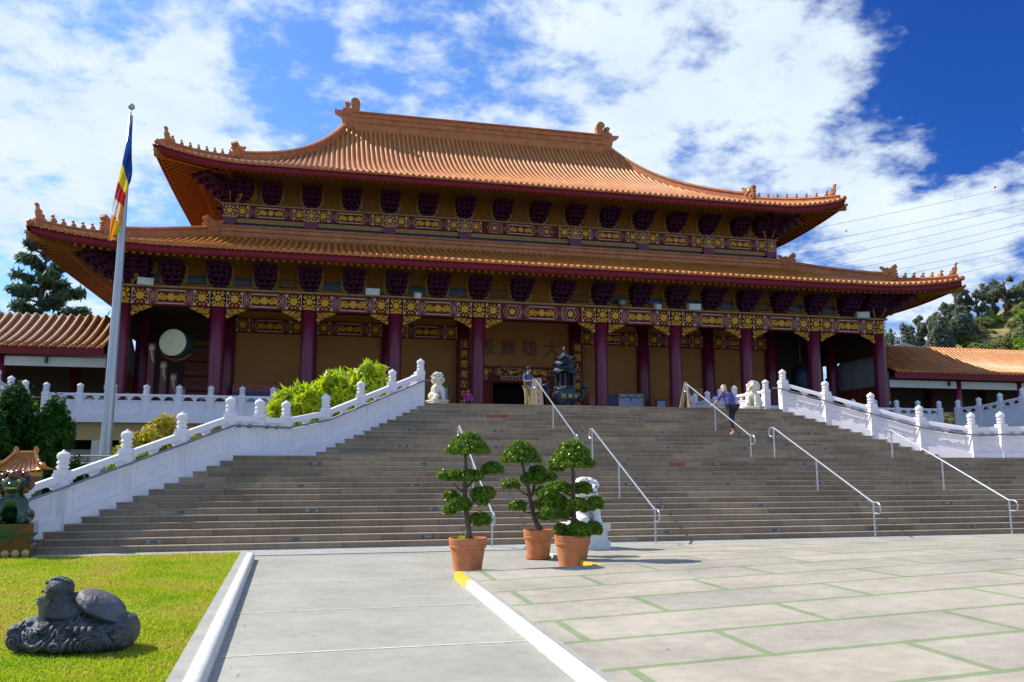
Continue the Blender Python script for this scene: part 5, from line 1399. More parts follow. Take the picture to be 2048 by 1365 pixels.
# glazed shrine roof behind the lion
SH = thing('glazed_shrine', 'small shrine with an amber glazed roof behind the left balustrade', 'shrine', (-19.0, 24.2, 0))
MB().box(-19.36, -18.64, 23.85, 24.55, 0, 1.80).build('wall', MAT['glaze_green'], SH)
m = MB(); sl = []
for j, t in enumerate(np.linspace(0, 1, 6)):
    w = .62 - .40 * t; d = .58 - .55 * t; z = 1.78 + .50 * (t * .45 + t ** 2.2 * .55)
    sl.append([(-19.0 - w, 24.2 - d, z + .08 * (1 - t) ** 3), (-19.0, 24.2 - d, z), (-19.0 + w, 24.2 - d, z + .08 * (1 - t) ** 3), (-19.0 + w, 24.2 + d, z + .08 * (1 - t) ** 3), (-19.0, 24.2 + d, z), (-19.0 - w, 24.2 + d, z + .08 * (1 - t) ** 3)])
for r_ in sl: m.v.extend(r_)
m.f = [(j * 6 + k, j * 6 + (k + 1) % 6, (j + 1) * 6 + (k + 1) % 6, (j + 1) * 6 + k) for j in range(5) for k in range(6)] + [tuple(range(5, -1, -1)), tuple(range(30, 36))]
rf = m.build('roof', MAT['glaze_roof'], SH)
m = MB()
for k in range(9):
    u = -.5 + k / 8; m.tube([(-19.0 + u * 2 * (.60 - .40 * t), 24.2 - (.58 - .55 * t), 1.80 + .50 * (t * .45 + t ** 2.2 * .55)) for t in np.linspace(0, 1, 6)], .02, 5)
for s in (-1, 1):
    m.tube([(-19.0 + s * (.64 - .42 * t), 24.2 - (.60 - .57 * t), 1.86 + .50 * (t * .45 + t ** 2.2 * .55) + .08 * (1 - t) ** 3) for t in np.linspace(0, 1, 6)], .04, 6)
    m.ball((-19.0 + s * .24, 24.2, 2.36), (.07, .06, .10), 8, 6); m.ball((-19.0 + s * .62, 23.62, 1.98), (.05, .05, .07), 7, 5); m.ball((-19.0 + s * .45, 23.75, 2.03), (.04, .04, .07), 7, 5)
m.tube([(-19.24, 24.2, 2.30), (-18.76, 24.2, 2.30)], .05, 6); m.build('ridges', MAT['glaze_roof'], rf)
m = MB(); m.box(-19.58, -18.42, 23.64, 23.70, 1.68, 1.79); m.build('eave', MAT['glaze_roof'], SH)

# ================================================================ dragon turtle on the lawn
TU = thing('dragon_turtle', 'dark grey stone dragon turtle fountain statue on swirling waves on the lawn', 'statue', (-13.7, 9.42, .085))
TX, TY = -13.71, 9.45
RH = Vector((.9747, -.2235, 0)); FD = Vector((-.2235, -.9747, 0))       # image right / toward the viewer
def tp(zx, zy, dep=0.0): return Vector((TX, TY, .085)) + RH * ((zx - 930) * .00074) + FD * dep + Vector((0, 0, (1195 - zy) * .00070))
def tell(m, zx, zy, rx, rz, ry, dep=0.0, tilt=0.0, bump=0, seed=0):
    Mx = Matrix(((RH.x, -FD.x, 0), (RH.y, -FD.y, 0), (0, 0, 1))) @ Matrix.Rotation(R(tilt), 3, 'Y')
    m.ball(tp(zx, zy, dep), (rx * .00076, ry * .00076, rz * .00072), 18, 12, Mx, bump, seed)
WB = ((930, 1050, 800, 165, 470, 0), (300, 1010, 215, 200, 340, 0), (545, 960, 260, 200, 390, 0), (880, 960, 330, 200, 410, 0), (1360, 1010, 340, 220, 430, 0), (1630, 940, 130, 230, 330, 0), (380, 850, 200, 120, 280, 0), (1080, 830, 330, 160, 350, 0), (1450, 870, 270, 130, 350, 0), (225, 900, 80, 110, 180, .1), (1560, 780, 190, 100, 250, 0), (700, 870, 230, 120, 330, .05))
m = MB()
for a in WB: tell(m, *a)
def front(zx, zy):
    best = .08
    for cx, cy, rx, rz, ry, dep in WB:
        q = 1 - ((zx - cx) / rx) ** 2 - ((zy - cy) / rz) ** 2
        if q > 0: best = max(best, dep + ry * .00076 * math.sqrt(q))
    return best
for k in range(90):
    zx = rnd.uniform(150, 1700); zy = rnd.uniform(760, 1170); f = front(zx, zy)
    if f > .1: tell(m, zx, zy, rnd.uniform(25, 60), rnd.uniform(20, 45), 60, f - .035)
fused('wave_base', m, MAT['bronze_stone'], TU, .011, 2)
m = MB()
def carve(pts, w=.020):
    """a raised line lying on the front of the waves"""
    c = []
    for (x0, y0), (x1, y1) in zip(pts[:-1], pts[1:]):
        for t in np.linspace(0, 1, 6)[:-1]: x, y = x0 + (x1 - x0) * t, y0 + (y1 - y0) * t; c.append((x, y))
    c.append(pts[-1])
    m.tube([tp(x, y, front(x, y) + .004) for x, y in c], w, 6)
def spiral(zx, zy, r0, turns, a0=0.0, dirn=1, w=.020, n=40):
    P_ = []
    for i in range(n):
        t = i / (n - 1); a = a0 + dirn * t * turns * 2 * math.pi; rr = r0 * (1 - .85 * t)
        P_.append((zx + rr * math.cos(a), zy - rr * math.sin(a)))
    m.tube([tp(x, y, front(x, y) + .006) for x, y in P_], [w * (1 - .45 * i / n) for i in range(n)], 6)
for a in ((285, 1020, 125, 1.9, -1.2, -1), (1375, 1060, 185, 2.1, -.6, 1), (640, 780, 80, 1.6, 0, -1), (1010, 880, 120, 1.4, 2.0, 1), (470, 940, 95, 1.5, 2, -1), (1640, 900, 95, 1.3, 1, 1), (1080, 730, 80, 1.3, 0, 1), (900, 1090, 80, 1.4, 0, 1), (600, 950, 70, 1.3, 1, 1), (1200, 900, 60, 1.3, 2, -1), (380, 830, 70, 1.2, 2, 1), (1500, 830, 60, 1.2, 0, -1)): spiral(*a)
for pts in (((170, 930), (230, 860), (310, 840), (400, 900), (470, 1010), (560, 1065), (660, 1060), (740, 990), (790, 900), (800, 800)), ((220, 1120), (420, 1150), (620, 1130), (760, 1050), (850, 920), (870, 820)), ((880, 1040), (900, 960), (990, 920), (1090, 900), (1130, 830)), ((1110, 1130), (1130, 1010), (1220, 920), (1380, 880), (1530, 930), (1590, 1050), (1580, 1150)), ((1600, 1080), (1680, 1000), (1700, 860)), ((780, 760), (900, 700), (1050, 690), (1160, 740)), ((1180, 1150), (1190, 1040), (1270, 960), (1380, 940)), ((150, 1000), (180, 1100)), ((960, 1160), (1040, 1060), (1080, 980))): carve(pts)
m.build('wave_relief', MAT['bronze_stone'], TU, smooth=True)
m = MB(); tell(m, 1290, 560, 350, 160, 320, .04, 27); tell(m, 1320, 605, 400, 55, 355, .04, 27); sh = fused('shell', m, MAT['shell'], TU, .014, 2)
m = MB()
for zx, zy in ((1060, 410), (1150, 400), (1240, 395)):
    m.tube([tp(zx, zy, .05), tp(zx + 60, zy + 40, .19), tp(zx + 90, zy + 130, .27)], [.012, .02, .012], 6)
m.build('shell_ridges', MAT['shell'], sh, smooth=True)
m = MB()
for a in ((660, 600, 110, 140, 200, .02), (640, 700, 130, 100, 220, .0), (760, 680, 160, 110, 240, .02), (900, 700, 200, 100, 230, .02), (930, 640, 240, 160, 230), (800, 560, 150, 150, 170, .03), (730, 440, 130, 130, 150, .05), (700, 320, 165, 130, 160, .06), (620, 430, 90, 60, 110, .08), (590, 470, 60, 30, 80, .08), (720, 250, 150, 70, 140, .05), (640, 230, 100, 50, 110, .06), (790, 320, 80, 90, 120, .02), (1010, 420, 160, 40, 120, 0)): tell(m, *a)
fused('dragon_head', m, MAT['bronze_stone'], TU, .016, 2)
m = MB()
for i in range(9): tell(m, 560 + i * 36, 235 - 55 * math.sin(i / 8 * 3.1), 34, 34, 60, .08)
for i in range(5): m.tube([tp(820 + i * 10, 280 + i * 45, .05), tp(880 + i * 12, 320 + i * 45, .03)], [.03, .012], 6)
tell(m, 640, 350, 26, 24, 20, .20); tell(m, 560, 345, 22, 22, 18, .17)
for i in range(3): m.tube([tp(1190 + i * 90, 800, .36), tp(1220 + i * 85, 860, .40)], [.026, .018], 6)
m.build('crest_and_claws', MAT['bronze_stone'], TU, smooth=True)
m = MB(); c = tp(555, 470, .10)
k0_ = len(m.v); m.lathe([(.095, .0), (.10, .025), (.075, .02), (.05, -.03), (.02, -.03)][::-1] + [(.095, 0)], c, 18)
m.lathe([(.115, -.40), (.085, -.30), (.062, -.18), (.07, -.09), (.095, -.02), (.098, .0)], c, 18); m.xf(Matrix.Translation(c) @ Matrix.Scale(.86, 4) @ Matrix.Translation(-c), k0_); m.build('water_spout', mat('spout_stone', (0.16, 0.165, 0.15), (0.09, 0.095, 0.095), scale=9, rough=.6, bump=.4), TU, smooth=True)
# ================================================================ potted cloud-pruned trees
def topiary(lab, bx, by, zx0, zy0, s, pot, pads, trunk, limbs, seed, saucer=None, z0=0.0):
    """pads and trunk given in enlarged-photo units around the pot base (zx0, zy0), s metres per unit"""
    s *= .95
    root = thing('potted_tree', lab, 'potted tree', (bx, by, z0), 'cloud pruned trees in terracotta pots')
    rs = random.Random(seed)
    def pt(zx, zy, dep=0.0): return Vector((bx, by, z0)) + RH * ((zx - zx0) * s) + FD * dep + Vector((0, 0, (zy0 - zy) * s))
    ytop, rt, rb = pot; hgt = (zy0 - ytop) * s; rt *= s; rb *= s
    m = MB(); m.lathe([(rb, 0), (rb + (rt - rb) * .70, hgt * .70), (rt * .985, hgt * .71), (rt * 1.0, hgt * .78), (rt * .97, hgt * .80), (rt * 1.0, hgt * .83), (rt * 1.02, hgt * .97), (rt * 1.01, hgt), (rt * .93, hgt), (rt * .90, hgt * .9), (.01, hgt * .9)], (bx, by, z0), 36)
    P = m.build('pot', MAT['terracotta'], root, smooth=False)
    MB().lathe([(rt * .90, hgt * .88), (rt * .5, hgt * .945), (.02, hgt * .95)], (bx, by, z0), 20).build('soil', MAT['soil'], P)
    if saucer: MB().lathe([(saucer * s * .85, .0), (saucer * s, .03), (saucer * s, .05), (saucer * s * .9, .045), (saucer * s * .85, .02)], (bx, by, z0), 30).build('saucer', MAT['terracotta'], P)
    path = [pt(x, y, dp) for x, y, dp in trunk]; n = len(path)
    # smooth the trunk
    sp = []
    for i in range(n - 1):
        for t in np.linspace(0, 1, 5)[:-1]:
            a = path[max(0, i - 1)]; b = path[i]; c = path[i + 1]; d = path[min(n - 1, i + 2)]
            sp.append(.5 * ((2 * b) + (c - a) * t + (2 * a - 5 * b + 4 * c - d) * t * t + (3 * b - a - 3 * c + d) * t ** 3))
    sp.append(path[-1])
    m = MB(); k = len(sp); m.tube(sp, [(.062 - .034 * (i / k)) * (1 + .08 * math.sin(i * 1.7)) + (.02 if i < 2 else 0) for i in range(k)], 10)
    for (x0, y0, x1, y1, dp) in limbs:
        a, b = pt(x0, y0), pt(x1, y1, dp); mid = a.lerp(b, .5) + Vector((0, 0, -.03))
        m.tube([a, mid, b], [.024, .019, .013], 7)
    m.build('trunk', MAT['bark'], root, smooth=True)
    for i, (zx, zy, rx, rz, dp, top) in enumerate(pads):
        c = pt(zx, zy, dp); RX, RZ = rx * s * .95, rz * s * .95
        blobs = []; core = MB()
        if top:                                   # dome: flat underneath, rounded above
            base_z = c.z - RZ * .8
            for q in range(150):
                a = rs.uniform(0, 6.283); u = math.sqrt(rs.random()); r = u * RX * .95
                top_h = RZ * 1.75 * (1 - u ** 2.3) * rs.uniform(.92, 1.05)
                blobs.append(((c.x + r * math.cos(a), c.y + r * math.sin(a), base_z + max(.02, top_h - .03)), (.055, .055, .045), 1))
                if u > .55: blobs.append(((c.x + r * math.cos(a), c.y + r * math.sin(a), base_z + rs.uniform(-.02, .05)), (.055, .055, .035), .8))
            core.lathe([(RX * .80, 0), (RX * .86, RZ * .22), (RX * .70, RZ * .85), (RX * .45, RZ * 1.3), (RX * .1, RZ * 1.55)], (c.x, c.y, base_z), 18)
        else:
            for q in range(max(24, int(rx * rz / 55))):
                a = rs.uniform(0, 6.283); e_ = math.asin(rs.uniform(-.75, 1)); ce = math.cos(e_)
                blobs.append(((c.x + RH.x * RX * .9 * ce * math.cos(a) + FD.x * RX * .75 * ce * math.sin(a), c.y + RH.y * RX * .9 * ce * math.cos(a) + FD.y * RX * .75 * ce * math.sin(a), c.z + RZ * .88 * math.sin(e_)), (.045, .045, .036), 1))
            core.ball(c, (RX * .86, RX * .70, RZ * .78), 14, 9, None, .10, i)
        area = rx * rz * s * s
        cl = leaf_cloud('foliage_pad', blobs, int(15000 * area / .12) + 600, .0175, MAT['leaf_topiary'], root, seed=seed * 31 + i, shell=.80, long=1.2, jit=.22)
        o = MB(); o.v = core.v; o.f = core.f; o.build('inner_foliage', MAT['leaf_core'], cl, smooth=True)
    m = MB()
    if seed == 1: leaf_cloud('weeds', [((bx - .12, by - .08, z0 + hgt * .97), (.09, .08, .05), 1)], 90, .03, MAT['leaf_lime'], root, seed=4)
    return root
topiary('potted cloud pruned tree standing alone on the left of the three', -8.60, 15.53, 455, 1122, .00282, (897, 132, 96),
        [(450, 235, 165, 84, 0, 1), (345, 465, 125, 44, .05, 0), (480, 470, 85, 42, .1, 0), (628, 420, 84, 48, -.15, 0), (335, 612, 56, 46, -.1, 0), (400, 668, 86, 50, .12, 0), (330, 702, 50, 46, .05, 0), (545, 600, 72, 56, .05, 0), (590, 590, 56, 46, -.05, 0), (545, 770, 78, 48, 0, 0), (560, 640, 40, 40, .1, 0)],
        [(460, 900, 0), (455, 790, 0), (438, 690, 0), (430, 570, 0), (436, 450, 0), (434, 300, 0)],
        [(432, 580, 350, 520, .05), (432, 560, 500, 480, .08), (445, 545, 545, 430, -.1), (432, 640, 350, 620, -.05), (436, 660, 520, 640, .05), (448, 760, 520, 770, 0)], 1)
topiary('potted cloud pruned tree on a saucer, the middle one of the three', -6.80, 17.18, 950, 1024, .00313, (820, 104, 78),
        [(825, 268, 156, 84, 0, 1), (945, 400, 58, 30, -.15, 0), (915, 462, 92, 48, .08, 0), (1010, 452, 78, 46, 0, 0), (755, 503, 66, 38, .05, 0), (805, 655, 66, 40, .05, 0), (1000, 555, 70, 40, .1, 0), (985, 640, 70, 44, .1, 0), (1010, 720, 70, 44, .1, 0)],
        [(965, 826, 0), (925, 740, 0), (905, 660, 0), (885, 560, 0), (862, 460, 0), (836, 340, 0)],
        [(882, 580, 800, 525, .05), (900, 590, 925, 490, .05), (915, 580, 940, 420, -.1), (905, 700, 830, 680, .05), (912, 650, 990, 580, .08), (920, 720, 985, 660, .1)], 2, saucer=94)
topiary('potted cloud pruned tree on the paving corner, right of the three', -6.52, 15.62, 1148, 1098, .00296, (880, 124, 92),
        [(1152, 325, 172, 105, 0, 1), (1040, 400, 62, 60, .05, 0), (1060, 560, 105, 42, -.05, 0), (985, 600, 70, 40, 0, 0), (1228, 566, 62, 46, -.1, 0), (1030, 645, 84, 42, 0, 0), (1015, 725, 82, 50, .05, 0), (1085, 735, 60, 40, 0, 0), (1180, 675, 86, 50, .15, 0), (1305, 668, 62, 52, 0, 0), (1250, 690, 60, 40, .05, 0), (1068, 845, 48, 44, .1, 0), (1190, 845, 96, 58, .18, 0), (1295, 840, 58, 54, .05, 0)],
        [(1156, 890, 0), (1158, 800, 0), (1160, 690, 0), (1158, 580, 0), (1160, 500, 0), (1152, 400, 0)],
        [(1158, 640, 1260, 620, 0), (1158, 610, 1080, 580, 0), (1160, 760, 1230, 800, .1), (1160, 700, 1060, 680, 0), (1158, 560, 1225, 570, -.1), (1160, 780, 1040, 740, .05)], 3)

# ================================================================ shrubs and trees near the hall
def shrub(name, lab, cat, blobs, n, size, matl, base, seed, group=None, droop=0.3, long=1.6, stems=5, core=None):
    root = thing(name, lab, cat, base, group)
    rs = random.Random(seed); m = MB()
    for i in range(stems):
        b = blobs[i % len(blobs)]; c = Vector(b[0]); a = Vector(base) + Vector((rs.uniform(-.2, .2), rs.uniform(-.2, .2), 0))
        m.tube([a, a.lerp(c, .5) + Vector((rs.uniform(-.1, .1), rs.uniform(-.1, .1), 0)), c], [.05, .035, .015], 6)
    m.build('stems', MAT['bark'], root)
    leaf_cloud('foliage', blobs, n, size, matl, root, seed=seed, droop=droop, long=long, shell=.45)
    return root
def sprays(blobs, seed, k=8):
    """break the outline up with smaller leaf clumps around each mass"""
    rs = random.Random(seed); out = list(blobs)
    for c, r in [(b[0], b[1]) for b in blobs]:
        for q in range(k):
            a = rs.uniform(0, 6.283); e = rs.uniform(-.2, 1.4)
            d = (math.cos(a) * math.cos(e), math.sin(a) * math.cos(e), math.sin(e)); f = rs.uniform(.8, 1.12)
            out.append(((c[0] + d[0] * r[0] * f, c[1] + d[1] * r[1] * f, c[2] + d[2] * r[2] * f), tuple(x * rs.uniform(.22, .38) for x in r)))
    return [(c, r, r[0] * r[1]) for c, r in out]
shrub('lime_shrub', 'bright lime green shrub rising behind the left upper stair balustrade', 'shrub', sprays([((-12.6, 33.6, 4.1), (.85, .8, .65)), ((-11.6, 33.4, 4.35), (.9, .9, .75)), ((-10.6, 33.5, 4.85), (.95, .9, .95)), ((-9.7, 33.5, 5.05), (.8, .8, .85)), ((-9.3, 33.4, 4.5), (.7, .7, .7)), ((-11.0, 33.3, 3.6), (1.6, .9, .8))], 3, 9), 10000, .125, MAT['leaf_lime'], (-10.8, 33.6, 1.6), 8, long=2.1, droop=.6)
shrub('yellow_shrub', 'yellow and rust tinted shrub behind the left lower balustrade', 'shrub', sprays([((-17.3, 29.2, 2.35), (.6, .6, .6)), ((-16.6, 29.1, 2.75), (.6, .6, .75)), ((-16.0, 29.0, 2.5), (.55, .6, .6)), ((-15.4, 29.2, 2.3), (.6, .6, .5))], 5, 9), 7000, .055, MAT['leaf_yellow'], (-16.5, 29.2, .9), 9, long=1.4)
shrub('green_shrub', 'low green shrub seen through the openings of the left balustrade', 'shrub', sprays([((-16.9, 27.2, 1.75), (.7, .6, .5)), ((-15.6, 27.4, 2.0), (.7, .6, .5)), ((-14.7, 27.8, 2.3), (.6, .6, .5))], 6, 7), 5000, .06, MAT['leaf_bush_green'], (-15.8, 27.4, .6), 10)
def juniper(lab, x, y, z0, h, r, seed):
    root = thing('juniper', lab, 'juniper', (x, y, z0), 'dark junipers at the left edge')
    rs = random.Random(seed); bl = []
    for i in range(110):
        t = rs.random() ** .8; rr = r * (1 - t ** 2.2 * .8) * rs.uniform(.15, 1.05); a = rs.uniform(0, 6.283); k = rs.uniform(.16, .30)
        bl.append(((x + rr * math.cos(a), y + rr * math.sin(a), z0 + h * (.06 + .88 * t)), (k * .75, k * .75, k * 2.3), 1))
    MB().tube([(x, y, z0), (x, y, z0 + h * .8)], [.12, .04], 7).build('trunk', MAT['bark'], root)
    leaf_cloud('foliage', bl, 26000, .045, MAT['leaf_juniper'], root, seed=seed, droop=-1.2, long=1.7, shell=.4)
juniper('dark green juniper at the far left edge, tallest of the clump', -21.7, 26.6, 0, 4.35, 1.5, 21)
juniper('dark green juniper in the middle of the clump left of the flagpole', -20.4, 27.0, 0, 4.15, 1.5, 22)
juniper('dark green juniper nearest the flagpole in the left clump', -19.35, 27.2, 0, 3.75, 1.25, 23)
juniper('dark green juniper filling the gap at the front of the left clump', -20.9, 26.0, 0, 3.8, 1.3, 25)
juniper('dark green juniper low behind the glazed shrine', -20.4, 25.6, 0, 3.1, 1.0, 24)

def conifer(name, lab, x, y, z0, h, rad, seed, matl, n=9000, size=.28, gaps=16, group=None):
    root = thing(name, lab, 'tree', (x, y, z0), group); rs = random.Random(seed)
    m = MB(); m.tube([(x, y, z0), (x + .15, y, z0 + h * .4), (x - .1, y, z0 + h * .75), (x, y, z0 + h * .97)], [.36, .28, .16, .05], 9); tr = m
    bl = []
    for i in range(gaps):
        t = .36 + .60 * i / gaps; a = i * 2.4 + rs.uniform(-.4, .4); L = rad * (1 - (t - .3) * 1.05) * rs.uniform(.7, 1.1) + .3
        p0 = Vector((x, y, z0 + h * t)); p1 = p0 + Vector((math.cos(a) * L, math.sin(a) * L, L * .28))
        m.tube([p0, p0.lerp(p1, .5) + Vector((0, 0, -.1)), p1], [.10, .07, .03], 6)
        for q in (.45, .7, .95):
            c = p0.lerp(p1, q); k = L * rs.uniform(.13, .22) + .10
            bl.append((tuple(c + Vector((rs.uniform(-.2, .2), rs.uniform(-.2, .2), .12))), (k, k, k * .75), k * k))
    bl.append(((x, y, z0 + h * .98), (.35, .35, .6), .2))
    m.build('trunk', MAT['bark'], root)
    leaf_cloud('crown', bl, n, size, matl, root, seed=seed, long=2.2, shell=.15, droop=.2)
    return root
conifer('pine_tree', 'tall dark pine behind the left walkway roof under the eave corner', -30.2, 60, 2, 15.2, 3.6, 31, MAT['leaf_pine'], 15000, .14, 34)
shrub('bare_bush', 'thin pale bush left of the pine behind the walkway roof', 'bush', sprays([((-34.0, 62, 10.6), (1.6, 1.2, 1.4)), ((-31.8, 61, 9.7), (1.6, 1.2, .9))], 32, 6), 1500, .13, MAT['leaf_euc'], (-33.4, 62, 4), 32)
shrub('light_tree', 'yellow green tree right of the pine behind the walkway roof', 'tree', sprays([((-26.6, 61, 10.4), (1.3, 1.2, 1.8)), ((-28.6, 62, 9.6), (1.5, 1.2, 1.2))], 33, 7), 3000, .15, MAT['leaf_bush_green'], (-27, 61, 4), 33)
for i, (x, z, lab) in enumerate(((-28.5, 5.3, 'green bush seen under the left walkway, the left one'), (-24.8, 5.4, 'green bush seen under the left walkway, the right one'), (21.0, 5.6, 'green bush glimpsed past the right end of the porch'), (26.2, 5.6, 'green bush glimpsed under the right walkway'))):
    shrub('bush', lab, 'bush', sprays([((x - 1, 54, z), (1.5, 1, 1.2)), ((x + 1, 54.4, z + .2), (1.6, 1, 1.1))], 40 + i, 6), 3200, .13, MAT['leaf_bush_green'], (x, 54, 3.5), 40 + i, 'bushes beyond the walkways')

# white metal railing behind the left balustrade
t = thing('metal_railing', 'white metal railing behind the left lower balustrade near the flagpole', 'railing', (-19.3, 26.5, 0))
for z in (2.05, 2.28): MB().tube([(-20.6, 29.5, z), (-17.2, 29.5, z)], .03, 6).build('bar', MAT['lamp_white'], t)
for x in np.arange(-20.5, -17.1, .8): MB().tube([(x, 29.5, .4), (x, 29.5, 2.28)], .025, 6).build('post', MAT['lamp_white'], t)

# ================================================================ hillside on the right
def hill_z(x, y):
    u = np.clip((x - 40) / 95, 0, 2); v = np.clip((y - 62) / 52, 0, 2.5)
    z = 4 + 16.5 * np.minimum(v, 1.0) ** .9 * np.minimum(u * 1.6, 1) + np.maximum(0, x - 76) * .34 * np.minimum(v, 1) - np.maximum(0, v - 1) * 14
    return z + .7 * np.sin(x * .21 + y * .13) + .5 * np.sin(x * .47 - y * .31) + .3 * np.sin(x * 1.1 + y * .9)
tag(grid_obj('hill', 30, 240, 58, 210, 150, 110, hill_z, MAT['hill_ground']), kind='structure')
rb = random.Random(77)
def bush_src(matl, seed):
    return sprays([((0, 0, .9), (1.6, 1.4, 1.1)), ((1.2, .3, .7), (1.1, 1.0, .8)), ((-1.1, -.2, .7), (1.0, 1.0, .8))], seed, 6)
srcs = []
k = 0
for i in range(260):
    y = rb.uniform(84, 115); x = -11.3 + y * rb.uniform(.80, 1.04)
    z = float(hill_z(np.array(x), np.array(y))) - .2
    bright = rb.random() < .28; sc = rb.choice((.28, .4, .5, .7, 1.0)) * rb.uniform(.8, 1.2)
    lab = 'bright green bush on the right hillside' if bright else 'grey green scrub bush on the right hillside'
    grp = 'bright bushes on the hillside' if bright else 'scrub bushes on the hillside'
    if len(srcs) < 6:
        bright = len(srcs) % 3 == 0
        lab = 'bright green bush on the right hillside' if bright else 'grey green scrub bush on the right hillside'
        grp = 'bright bushes on the hillside' if bright else 'scrub bushes on the hillside'
        o = leaf_cloud('hillside_bush', bush_src(None, 60 + len(srcs)), 1500, .19, MAT['leaf_bush_green' if bright else 'leaf_bush'], seed=60 + len(srcs), long=1.3)
        srcs.append((o, bright))
    else:
        o = rb.choice([q for q, b in srcs if b == bright]).copy(); COL.objects.link(o); WL[o.name] = (x, y, z)
    o.location = (x, y, z); o.rotation_euler = (0, 0, rb.uniform(0, 6.28)); o.scale = (sc, sc, sc * rb.uniform(.7, 1.05))
    tag(o, lab, 'bush', grp)
def eucalyptus(lab, px, py_base, py_top, Y, wpx, seed):
    b = pix_dir(px, py_base); b = Vector(CAM.location) + b * (Y / b.y); tpt = pix_dir(px, py_top); tpt = Vector(CAM.location) + tpt * (Y / tpt.y)
    x, y = b.x, Y; z0 = float(hill_z(np.array(x), np.array(y))) - .5; h = tpt.z - z0; w = wpx / 1631.6 * Y * 1.05
    root = thing('eucalyptus', lab, 'tree', (x, y, z0), 'eucalyptus trees on the hill'); rs = random.Random(seed)
    m = MB(); bl = []
    m.tube([(x, y, z0), (x + .2, y, z0 + h * .35), (x - .1, y, z0 + h * .7), (x, y, z0 + h * .92)], [.34, .26, .15, .05], 8)
    for i in range(19):
        t = rs.uniform(.42, 1.0); a = rs.uniform(0, 6.283); L = w * .5 * rs.uniform(.35, 1.0) * (1.1 - abs(t - .72) * 1.3)
        p0 = Vector((x, y, z0 + h * max(.3, t - .22))); p1 = Vector((x + L * math.cos(a), y + L * math.sin(a), z0 + h * (t - .06)))
        m.tube([p0, p0.lerp(p1, .55) + Vector((0, 0, .2)), p1], [.11, .07, .03], 6)
        k = w * rs.uniform(.06, .115)
        bl.append((tuple(p1), (k * 1.15, k * 1.15, k * .85), k * k)); 
        for q in range(2): bl.append((tuple(p1 + Vector((rs.uniform(-k, k), rs.uniform(-k, k), rs.uniform(-k, k)))), (k * .5, k * .5, k * .45), k * k * .4))
    m.build('trunk', MAT['bark'], root)
    leaf_cloud('crown', bl, 3000, .24, MAT['leaf_euc'], root, seed=seed, long=1.6, shell=.2, droop=.8)
for i, (a, b_, c, w, l) in enumerate(((2010, 600, 550, 90, 'tallest eucalyptus on the hill crest at the right edge'), (1955, 632, 584, 62, 'round eucalyptus on the hill crest left of the tallest one'), (1915, 645, 572, 52, 'airy eucalyptus right beside the temple roof corner'), (1892, 655, 606, 46, 'thin eucalyptus with gaps just below the temple roof corner'), (1860, 668, 628, 50, 'low dark tree on the hill between the roof corner and the far bushes'), (1838, 678, 630, 34, 'slender tree on the hill nearest the lower end of the crest'), (2046, 596, 560, 60, 'eucalyptus cut by the right edge of the picture'), (1985, 618, 590, 40, 'small dark tree between the two largest eucalyptus trees'))):
    eucalyptus(l, a, b_, c, 114 + (i % 3), w, 80 + i)
for i, (a, b_, c, w, l) in enumerate(((1815, 690, 658, 40, 'dark bushy tree at the low end of the hill crest'), (1785, 694, 672, 36, 'dark bushy tree against the sky beside the last red column'), (1880, 672, 640, 44, 'dark green oak on the hill below the thin eucalyptus'), (1925, 655, 622, 44, 'dark green oak on the hill below the airy eucalyptus'))):
    b = pix_dir(a, b_); b = Vector(CAM.location) + b * (110 / b.y); z = float(hill_z(np.array(b.x), np.array(110.)))
    tz = pix_dir(a, c); tz = (Vector(CAM.location) + tz * (110 / tz.y)).z; hh = max(1.5, (tz - z) / 2); ww = w / 1631.6 * 115 / 2
    shrub('hill_tree', l, 'tree', sprays([((b.x, 110, z + hh), (ww, ww, hh)), ((b.x + ww * .7, 110, z + hh * .7), (ww * .7, ww * .7, hh * .7)), ((b.x - ww * .7, 110, z + hh * .7), (ww * .7, ww * .7, hh * .7))], 90 + i, 8), 4500, .22, MAT['leaf_euc'], (b.x, 110, z), 90 + i)
d = pix_dir(1812, 692); p = Vector(CAM.location) + d * (150 / d.y)
t = thing('utility_pole', 'tiny utility pole against the sky beside the last red column', 'pole', (p.x, 150, p.z - 2)); q = pix_dir(1803, 672); q = Vector(CAM.location) + q * (150 / q.y)
MB().tube([(q.x, 150, q.z - 5), (q.x, 150, q.z)], .14, 6).build('shaft', MAT['wire'], t); MB().box(q.x - 1.1, q.x + 1.1, 149.9, 150.1, q.z - .6, q.z - .4).build('crossarm', MAT['wire'], t)
hz = float(hill_z(np.array(60.), np.array(92.)))
# roof of a house on the slope
t = thing('hill_house', 'pale roofed house low on the hill behind the right walkway roof', 'house', (66, 96, 17))
a = [pix_dir(x, y) for x, y in ((1772, 697), (1805, 687), (1835, 697), (1772, 712), (1835, 712))]; a = [Vector(CAM.location) + v * (92 / v.y) for v in a]
m = MB(); m.hexa([tuple(a[3] + Vector((0, 0, -2))), tuple(a[4] + Vector((0, 0, -2))), tuple(a[4] + Vector((3, 6, -2))), tuple(a[3] + Vector((3, 6, -2))), tuple(a[0]), tuple(a[2]), tuple(a[2] + Vector((3, 6, 0))), tuple(a[0] + Vector((3, 6, 0)))]); m.build('wall', MAT['white_wall'], t)
m = MB(); m.prism([(a[0].x - .5, a[0].z), (a[1].x, a[1].z), (a[2].x + .5, a[2].z)], 91.5, 98.5); m.build('roof', mat('pale_roof', (.42, .38, .34), None, rough=.9), t)

